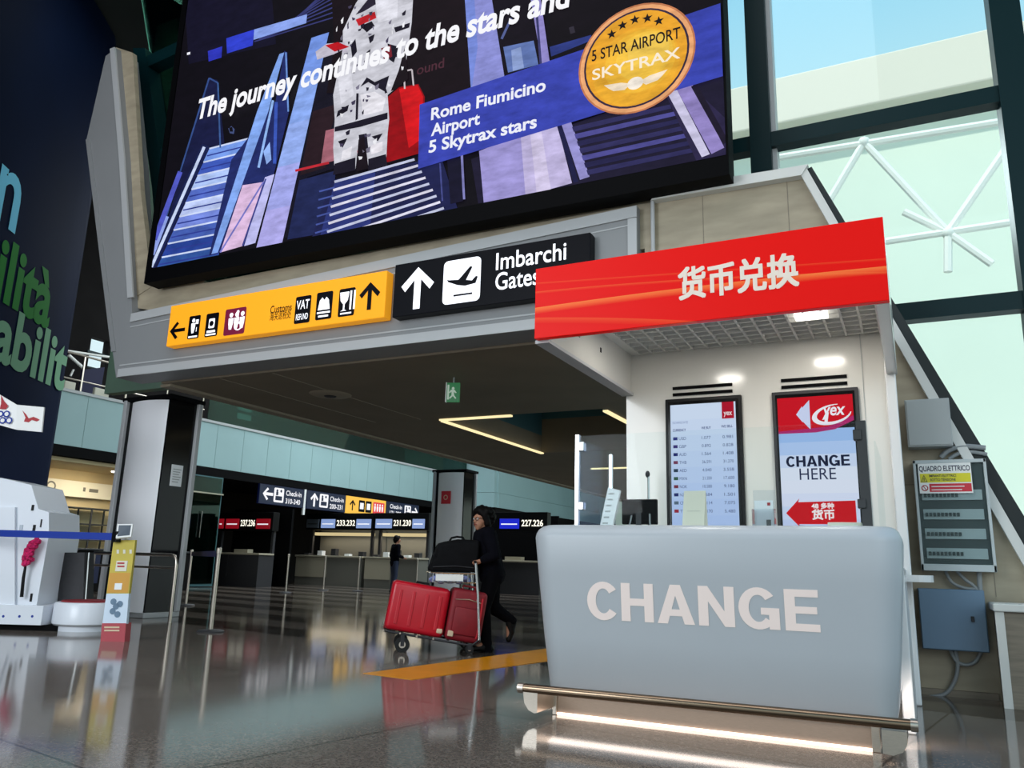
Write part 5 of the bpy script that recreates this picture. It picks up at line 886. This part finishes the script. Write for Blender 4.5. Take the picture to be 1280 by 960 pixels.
for (p0, p1), lab in ((((79, 492), (95, 481)), 'small pale box on the gallery edge next to navy wall'), (((117, 499), (137, 489)), 'pale box on the gallery edge next to the portal pier')):
    pq2 = Plane((-20.4, 0, 0), (0, 1, 0)); a = pq2.hit(*p0); b = pq2.hit(*p1); mb = MB(); mb.box(-20.5, -20.4, a[0], b[0], 5.1, max(b[1], 5.5), 'cream_card', .02); tag(mb.build('gallery_box'), lab, 'box')
pq3 = Plane((-23, 0, 0), (0, 1, 0)); mb = MB()
for p0, p1, r_ in (((86, 444), (104, 460), .05), ((80, 438), (140, 447), .04), ((88, 470), (92, 462), .03)): mb.tube([pq3.P(*pq3.hit(*p0)), pq3.P(*pq3.hit(*p1))], r_, 'truss_white')
tag(mb.build('roof_brace'), 'thin white roof braces above the upper gallery', 'truss')
# ================================================================== people, luggage trolley
def blob(name, chains, m, parent, base, voxel=.01, extra=(), smooth_it=3):
    """one continuous surface grown around chains of (point, radius)"""
    b = bmesh.new()
    def sph(p, r, sc=(1, 1, 1)):
        g_ = bmesh.ops.create_icosphere(b, subdivisions=2, radius=r * 1.02); bmesh.ops.scale(b, vec=sc, verts=g_['verts']); bmesh.ops.translate(b, vec=p, verts=g_['verts'])
    for ch in chains:
        for (p, r), (q_, t_) in zip(ch, ch[1:]):
            p, q_ = Vector(p), Vector(q_); n_ = max(1, int((q_ - p).length / (min(r, t_) * .5)))
            for i in range(n_ + 1): k_ = i / n_; sph(p.lerp(q_, k_), r + (t_ - r) * k_)
    for p, r, sc in extra: sph(Vector(p), r, sc)
    me = bpy.data.meshes.new(name); b.to_mesh(me); b.free(); o = bpy.data.objects.new(name, me); COL.objects.link(o)
    md = o.modifiers.new('r', 'REMESH'); md.mode = 'VOXEL'; md.voxel_size = voxel; md2 = o.modifiers.new('s', 'SMOOTH'); md2.iterations = smooth_it; md2.factor = .5
    bpy.context.view_layer.update(); m2 = bpy.data.meshes.new_from_object(o.evaluated_get(bpy.context.evaluated_depsgraph_get()))
    bpy.data.objects.remove(o); bpy.data.meshes.remove(me); m2.name = name
    m2.transform(Matrix.Translation(-Vector(base))); m2.polygons.foreach_set('use_smooth', [True] * len(m2.polygons)); m2.materials.clear(); m2.materials.append(MATS[m])
    o = bpy.data.objects.new(name, m2); COL.objects.link(o); o.parent = parent
    return o
def person(base, hd_, label, J, jac, tro, vox, glasses=False, hands=True, hairlen=.0, jw=1.0):
    """J: joints in (forward, left, up); hd_ = heading"""
    f_ = Vector((hd_[0], hd_[1], 0)).normalized(); l_ = Vector((-f_.y, f_.x, 0)); B = Vector(base)
    def w(p): return B + f_ * p[0] + l_ * p[1] + Vector((0, 0, p[2]))
    t_ = thing('person', label, 'person', B)
    hd = Vector(J['head']); ck = []
    def seg(*a): return [(w(p), r) for p, r in a]
    ck.append(seg((J['hip'], .115), (J['waist'], .105), (J['chest'], .115), (J['neck'], .05), (hd - Vector((.015, 0, .04)), .055)))
    for s_ in ('L', 'R'):
        k_ = 1 if s_ == 'L' else -1
        ck.append(seg((J['hip' + s_], .085), (J['knee' + s_], .055), (J['ank' + s_], .036), (J['toe' + s_], .03)))
        ck.append(seg((J['chest'], .09), (J['sho' + s_], .055), (J['elb' + s_], .04), (J['wri' + s_], .026)))
        wr = Vector(J['wri' + s_]); pd = (wr - Vector(J['elb' + s_])).normalized(); g = J['grip']
        pal = wr + pd * .05; ck.append(seg((wr, .024), (pal, .027)))
        for i in range(4):
            o_ = (i - 1.5) * .019; ln = (.036, .042, .04, .032)[i]
            if g: r0 = pal + Vector((0, o_, 0)); c1 = r0 + Vector((.035, 0, .012)); c2 = c1 + Vector((.022, 0, -.02)) * (ln / .04); c3 = c2 + Vector((-.012, 0, -.022))
            else: r0 = pal + Vector((o_, 0, -.01)); c1 = r0 + pd * ln; c2 = c1 + pd * .025 + Vector((.006, -.01 * k_, 0)); c3 = c2 + pd * .018 + Vector((.004, -.014 * k_, 0))
            ck.append(seg((r0, .0115), (c1, .0095), (c2, .0088), (c3, .008)))
        th = pal + Vector((0, -.03 * k_, -.005)) if g else pal + Vector((.03, 0, 0)); ck.append(seg((wr + pd * .02, .013), (th, .0115), (th + (Vector((.03, -.006 * k_, -.02)) if g else pd * .03), .0095)))
    fd_ = Vector((math.cos(J.get('turn', 0)), math.sin(J.get('turn', 0)), 0)); sd_ = Vector((-fd_.y, fd_.x, 0))
    def hp(a, b_, c): return w(hd + fd_ * a + sd_ * b_ + Vector((0, 0, c)))
    ck += [[(hp(.0, 0, .03), .078), (hp(.015, 0, -.005), .074), (hp(.035, 0, -.055), .05), (hp(.045, 0, -.085), .032)], [(hp(.085, 0, .012), .011), (hp(.104, 0, -.02), .015)], [(hp(.083, -.016, -.052), .010), (hp(.083, .016, -.052), .010)], [(hp(.0, .078, .005), .016), (hp(-.005, .082, -.02), .012)], [(hp(.0, -.078, .005), .016), (hp(-.005, -.082, -.02), .012)], [(hp(.076, .018, .03), .012), (hp(.070, .048, .028), .012)], [(hp(.076, -.018, .03), .012), (hp(.070, -.048, .028), .012)]]
    blob('body', ck, 'skin', t_, B, vox, smooth_it=2)
    g_ = 1 + hairlen * 5; hc = [[(hp(-.035, 0, .06), .092 * g_), (hp(-.06, 0, .0), .085 * g_), (hp(-.065, 0, -.05 - hairlen), .06 * g_)], [(hp(.045, .035, .10), .034 * g_), (hp(.015, .075, .055), .034 * g_), (hp(-.02, .09, -.01 - hairlen), .032 * g_)], [(hp(.045, -.035, .10), .034 * g_), (hp(.015, -.075, .055), .034 * g_), (hp(-.02, -.09, -.01 - hairlen), .032 * g_)], [(hp(.05, .03, .105), .03 * g_), (hp(.05, -.03, .105), .03 * g_)]]
    rr = random.Random(3); hx = [(hp(-.04 + .105 * g_ * math.sin(a_) * math.cos(b_), .105 * g_ * math.sin(b_), .04 + .1 * g_ * math.cos(a_) * math.cos(b_)), rr.uniform(.018, .032), (1, 1, 1)) for a_, b_ in ((rr.uniform(-2.3, .75), rr.uniform(-1.2, 1.2)) for _ in range(60))] if hairlen else ()
    blob('hair', hc, 'hair', t_, B, .01, hx)
    mb = MB()
    for k_ in (-1, 1): mb.ball(hp(.083, .031 * k_, .012), .011, 'label_white', 2); mb.ball(hp(.091, .031 * k_, .012), .006, 'black', 1)
    mb.build('eyes', t_, smooth=True)
    mb = MB(); mb.tube([hp(.089, -.024, -.052), hp(.0945, 0, -.050), hp(.089, .024, -.052)], [.004, .007, .004], 'lips', 8); mb.build('mouth', t_, smooth=True)
    if glasses:
        mb = MB()
        for k_ in (-1, 1): mb.tube([hp(.098, .033 * k_ + .024 * math.cos(i * math.pi / 8), .012 + .019 * math.sin(i * math.pi / 8)) for i in range(17)], .0028, 'black', 6); mb.tube([hp(.097, .056 * k_, .016), hp(.0, .084 * k_, .018)], .0028, 'black', 6)
        mb.tube([hp(.099, -.01, .016), hp(.099, .01, .016)], .0028, 'black', 6); mb.build('glasses', t_, smooth=True)
    jc = [seg((Vector(J['hip']) + Vector((0, 0, -.03)), .15 * jw), (J['waist'], .138 * jw), (J['chest'], .142 * jw), (Vector(J['neck']) - Vector((.01, 0, .045)), .07))]
    for s_ in ('L', 'R'):
        wr = Vector(J['wri' + s_]); el = Vector(J['elb' + s_]); k_ = Vector((0, .05 if s_ == 'L' else -.05, -.02))
        jc.append(seg((Vector(J['hip']) + k_ * 1.1 + Vector((0, 0, -.02)), .125 * jw), (Vector(J['waist']) + k_, .115 * jw), (Vector(J['chest']) + k_ * 1.3, .118 * jw)))
        jc.append(seg((J['chest'], .11), (J['sho' + s_], .082), (el, .066), (wr + (el - wr) * .12, .048)))
    blob('jacket', jc, jac, t_, B, max(vox, .011))
    tc_ = []
    for s_ in ('L', 'R'): tc_.append(seg((J['hip'], .128), (J['hip' + s_], .105), (J['knee' + s_], .082), (Vector(J['ank' + s_]) + (Vector(J['knee' + s_]) - Vector(J['ank' + s_])) * -.22, .056)))
    blob('trousers', tc_, tro, t_, B, max(vox, .011))
    for s_ in ('L', 'R'):
        an = Vector(J['ank' + s_]); to_ = Vector(J['toe' + s_]); hl = J.get('heel' + s_, (an.x - .05, an.y, .035)); ch = [seg((hl, .036), (Vector(hl).lerp(to_, .5) + Vector((0, 0, .008)), .040), (to_, .036)), seg((an, .046), (hl, .038)), seg((an, .053), (Vector(hl).lerp(to_, .5), .045))]
        blob('shoe', ch, 'shoe', t_, B, .009)
    return t_
HB = ground_at(612, 814); HEAD = (-.80, -.587)
JW = dict(hip=(0, 0, .87), waist=(.04, 0, 1.04), chest=(.09, 0, 1.23), neck=(.115, 0, 1.33), head=(.15, .01, 1.435), turn=.65, grip=True,
          hipL=(.0, .085, .85), kneeL=(.10, .09, .47), ankL=(.05, .09, .09), toeL=(.18, .1, .036), hipR=(-.01, -.085, .85), kneeR=(-.03, -.09, .47), ankR=(-.22, -.09, .35), toeR=(-.23, -.09, .12), heelR=(-.28, -.09, .30),
          shoL=(.08, .18, 1.28), elbL=(.02, .26, 1.04), wriL=(.15, .235, .985), shoR=(.09, -.17, 1.28), elbR=(.06, -.24, 1.04), wriR=(.16, -.22, .985))
person(HB, HEAD, 'person in dark jacket and trousers pushing a loaded luggage trolley', JW, 'jacket', 'trousers', .0095, glasses=True, hairlen=.03, jw=1.04)
cf = Vector((HEAD[0], HEAD[1], 0)).normalized(); cl = Vector((-cf.y, cf.x, 0))
def cw(f_, s_, z): return HB + cf * f_ + cl * s_ + Vector((0, 0, z))
CM = Matrix(((cf.x, cl.x, 0, HB.x), (cf.y, cl.y, 0, HB.y), (0, 0, 1, 0), (0, 0, 0, 1)))
TA = math.radians(8.5); T0 = (.14, .07)          # the loaded platform rises towards the front
TM = CM @ Matrix.Translation((T0[0], 0, T0[1])) @ Matrix.Rotation(-TA, 4, 'Y') @ Matrix.Translation((-T0[0], 0, -T0[1]))
def tw(f_, s_, z): return TM @ Vector((f_, s_, z))
tr_ = thing('luggage_trolley', 'steel luggage trolley loaded with red suitcases and a black bag', 'trolley', cw(.6, 0, 0))
mb = MB(); mb.tube([cw(.235, -.3, .965), cw(.225, 0, .97), cw(.235, .3, .965)], .016, 'black', 12); mb.build('handle', tr_, smooth=True)
for s_ in (-.27, .27):
    mb = MB(); mb.tube([cw(.23, s_, .965), cw(.19, s_, .6), cw(.16, s_, .14)], .014, 'chrome', 10); mb.build('upright', tr_, smooth=True); mb = MB(); mb.tube([cw(.16, s_, .14), tw(.24, s_ * .95, .065), tw(1.20, s_ * .75, .065)], .013, 'charcoal', 10); mb.build('platform_tube', tr_, smooth=True)
for z, f_ in ((.62, .192), (.40, .175)):
    mb = MB(); mb.tube([cw(f_, -.27, z), cw(f_, .27, z)], .012, 'chrome', 8); mb.build('cross_tube', tr_, smooth=True)
for i in range(6):
    mb = MB(); mb.tube([tw(.3 + i * .18, -.25, .068), tw(.3 + i * .18, .25, .068)], .010, 'steel', 8); mb.build('platform_bar', tr_, smooth=True)
mb = MB(); bz = .84
for s_ in (-.26, .26): mb.tube([cw(.22, s_, bz), cw(.72, s_, bz)], .009, 'chrome', 8)
mb.tube([cw(.72, -.26, bz), cw(.72, .26, bz)], .009, 'chrome', 8)
for i in range(9): mb.tube([cw(.25 + i * .055, -.26, bz), cw(.25 + i * .055, -.26, bz - .1), cw(.25 + i * .055, .26, bz - .1), cw(.25 + i * .055, .26, bz)], .005, 'chrome', 6)
mb.tube([cw(.2, .26, bz - .1), cw(.69, .26, bz - .1)], .006, 'chrome', 6); mb.tube([cw(.2, -.26, bz - .1), cw(.69, -.26, bz - .1)], .006, 'chrome', 6); mb.build('basket', tr_, smooth=True)
mb = MB(); mb.box(.36, .66, .262, .270, bz - .085, bz - .015, 'label_white', M=CM); mb.build('basket_plate', tr_)
for f_, s_ in ((.98, -.20), (.98, .20), (.26, -.25), (.26, .25)):
    R_ = .08 if f_ > .5 else .045
    mb = MB(); mb.tube([cw(f_, s_ - .02, R_), cw(f_, s_ + .02, R_)], R_, 'rubber', 24); mb.tube([cw(f_, s_ - .022, R_), cw(f_, s_ + .022, R_)], R_ * .45, 'steel', 16); wh = mb.build('wheel', tr_, smooth=True)
    zt_ = (.185 if f_ > .5 else .10)
    for q_ in (-.028, .028): mb = MB(); mb.box(f_ - .02, f_ + .02, s_ + q_ - .003, s_ + q_ + .003, R_ * .8, zt_, 'charcoal', M=CM); mb.build('fork', wh)
def case(label, f0, f1, s0, s1, z0, z1, m, r):
    t_ = thing('suitcase', label, 'suitcase', tw((f0 + f1) / 2, (s0 + s1) / 2, z0)); mb = MB(); mb.box(f0, f1, s0, s1, z0, z1, m, r, 5, M=TM); mb.build('shell', t_, smooth=True)
    return t_
Z0 = .085
sA = case('bright red hard suitcase standing at the trolley front', .56, 1.20, -.10, .24, Z0, Z0 + .52, 'case_red', .055)
for i in range(4):
    mb = MB(); mb.box(.66 + i * .145 - .018, .66 + i * .145 + .018, .235, .246, Z0 + .07, Z0 + .43, 'case_red', .005, M=TM); mb.build('rib', sA)
mb = MB(); mb.box(.557, 1.203, .065, .073, Z0 - .003, Z0 + .503, 'case_dark_red', M=TM); mb.build('seam', sA)
mb = MB(); mb.tube([tw(.80, .07, Z0 + .50), tw(.80, .07, Z0 + .535), tw(.94, .07, Z0 + .535), tw(.94, .07, Z0 + .50)], .012, 'black', 8); mb.build('handle', sA, smooth=True)
mb = MB(); mb.box(.575, .645, .20, .246, Z0 + .045, Z0 + .10, 'tag_cream', .015, M=TM); mb.build('corner_patch', sA)
sB = case('dark red soft suitcase standing between the bright red one and the person', .15, .545, -.12, .25, Z0, Z0 + .55, 'case_dark_red', .05)
mb = MB(); mb.box(.21, .49, .245, .278, Z0 + .07, Z0 + .36, 'case_dark_red', .02, M=TM); mb.build('pocket', sB, smooth=True); mb = MB(); mb.tube([tw(.2, .252, Z0 + .43), tw(.35, .256, Z0 + .45), tw(.5, .252, Z0 + .43)], .006, 'steel', 8); mb.build('zip', sB); mb = MB(); mb.tube([tw(.28, .05, Z0 + .55), tw(.28, .05, Z0 + .585), tw(.42, .05, Z0 + .585), tw(.42, .05, Z0 + .55)], .012, 'case_red', 8); mb.build('handle', sB, smooth=True)
mb = MB(); mb.box(.46, .52, .25, .28, Z0 + .04, Z0 + .10, 'tag_cream', .008, M=TM); mb.build('corner_patch', sB)
mb = MB(); mb.tube([tw(.205, .256, Z0 + .06), tw(.2, .262, Z0 + .3), tw(.205, .256, Z0 + .48)], .012, 'case_red', 8); mb.build('piping', sB, smooth=True)
bg_ = thing('travel_bag', 'black travel bag lying on the upper basket of the trolley', 'bag', cw(.45, 0, bz)); b_ = bmesh.new(); bmesh.ops.create_cube(b_, size=1); bmesh.ops.subdivide_edges(b_, edges=b_.edges[:], cuts=5, use_grid_fill=True)
for v in b_.verts:
    x, y, z = v.co * 2; v.co = Vector((x * .265 * (1 - .13 * (z + 1) / 2) - .055 * (z + 1) / 2, y * .20 * (1 - .05 * z * z), z * .18 * (1 + .0 * x) - (.045 * max(0, x) if z > 0 else 0) - .02 * y * y * (z > 0)))
bmesh.ops.bevel(b_, geom=[e_ for e_ in b_.edges if len(e_.link_faces) == 2 and e_.calc_face_angle() > .8], offset=.03, segments=3, affect='EDGES', profile=.5)
mb = MB(); mb.bm(b_, 'bag_black', CM @ Matrix.Translation((.46, 0, bz + .192))); mb.build('body', bg_, smooth=True)
mb = MB(); mb.tube([cw(.33, .0, 1.20), cw(.35, .0, 1.235), cw(.42, 0, 1.24), cw(.48, .0, 1.225), cw(.50, .0, 1.19)], .012, 'black', 8); mb.build('handle', bg_, smooth=True)
mb = MB(); mb.tube([cw(.235, .203, .90), cw(.44, .208, .915), cw(.69, .2, .90)], .005, 'charcoal', 6); mb.build('zip', bg_, smooth=True)
mb = MB()
for i in range(14):
    t_ = i / 13; mb.ball(cw(.30 + .38 * t_, .13 + .04 * math.sin(i * 2.1), .765 + .02 * math.sin(i * 1.7)), .042, 'scarf', 2, (1.2, 1, .7))
tag(mb.build('scarf', smooth=True), 'blue and white patterned scarf bundled in the trolley basket under the black bag', 'scarf')
# the second, far figure at the desks
p2 = ground_at(491, 740.5); p2.z = 0
J2 = dict(hip=(0, 0, .93), waist=(.01, 0, 1.1), chest=(.02, 0, 1.32), neck=(.03, 0, 1.47), head=(.05, 0, 1.60), grip=False,
          hipL=(0, .09, .9), kneeL=(.04, .1, .5), ankL=(.0, .1, .09), toeL=(.14, .12, .035), hipR=(0, -.09, .9), kneeR=(.0, -.1, .5), ankR=(-.08, -.1, .09), toeR=(.06, -.12, .035),
          shoL=(.02, .19, 1.40), elbL=(-.02, .25, 1.12), wriL=(.1, .24, .92), shoR=(.02, -.19, 1.40), elbR=(.0, -.25, 1.12), wriR=(.2, -.2, 1.06))
person(p2, (.55, .83), 'person in dark jacket and jeans standing far off at the check-in desks', J2, 'jacket', 'jeans', .009)
bpy.data.objects.remove(_fo); bpy.data.curves.remove(_fc)
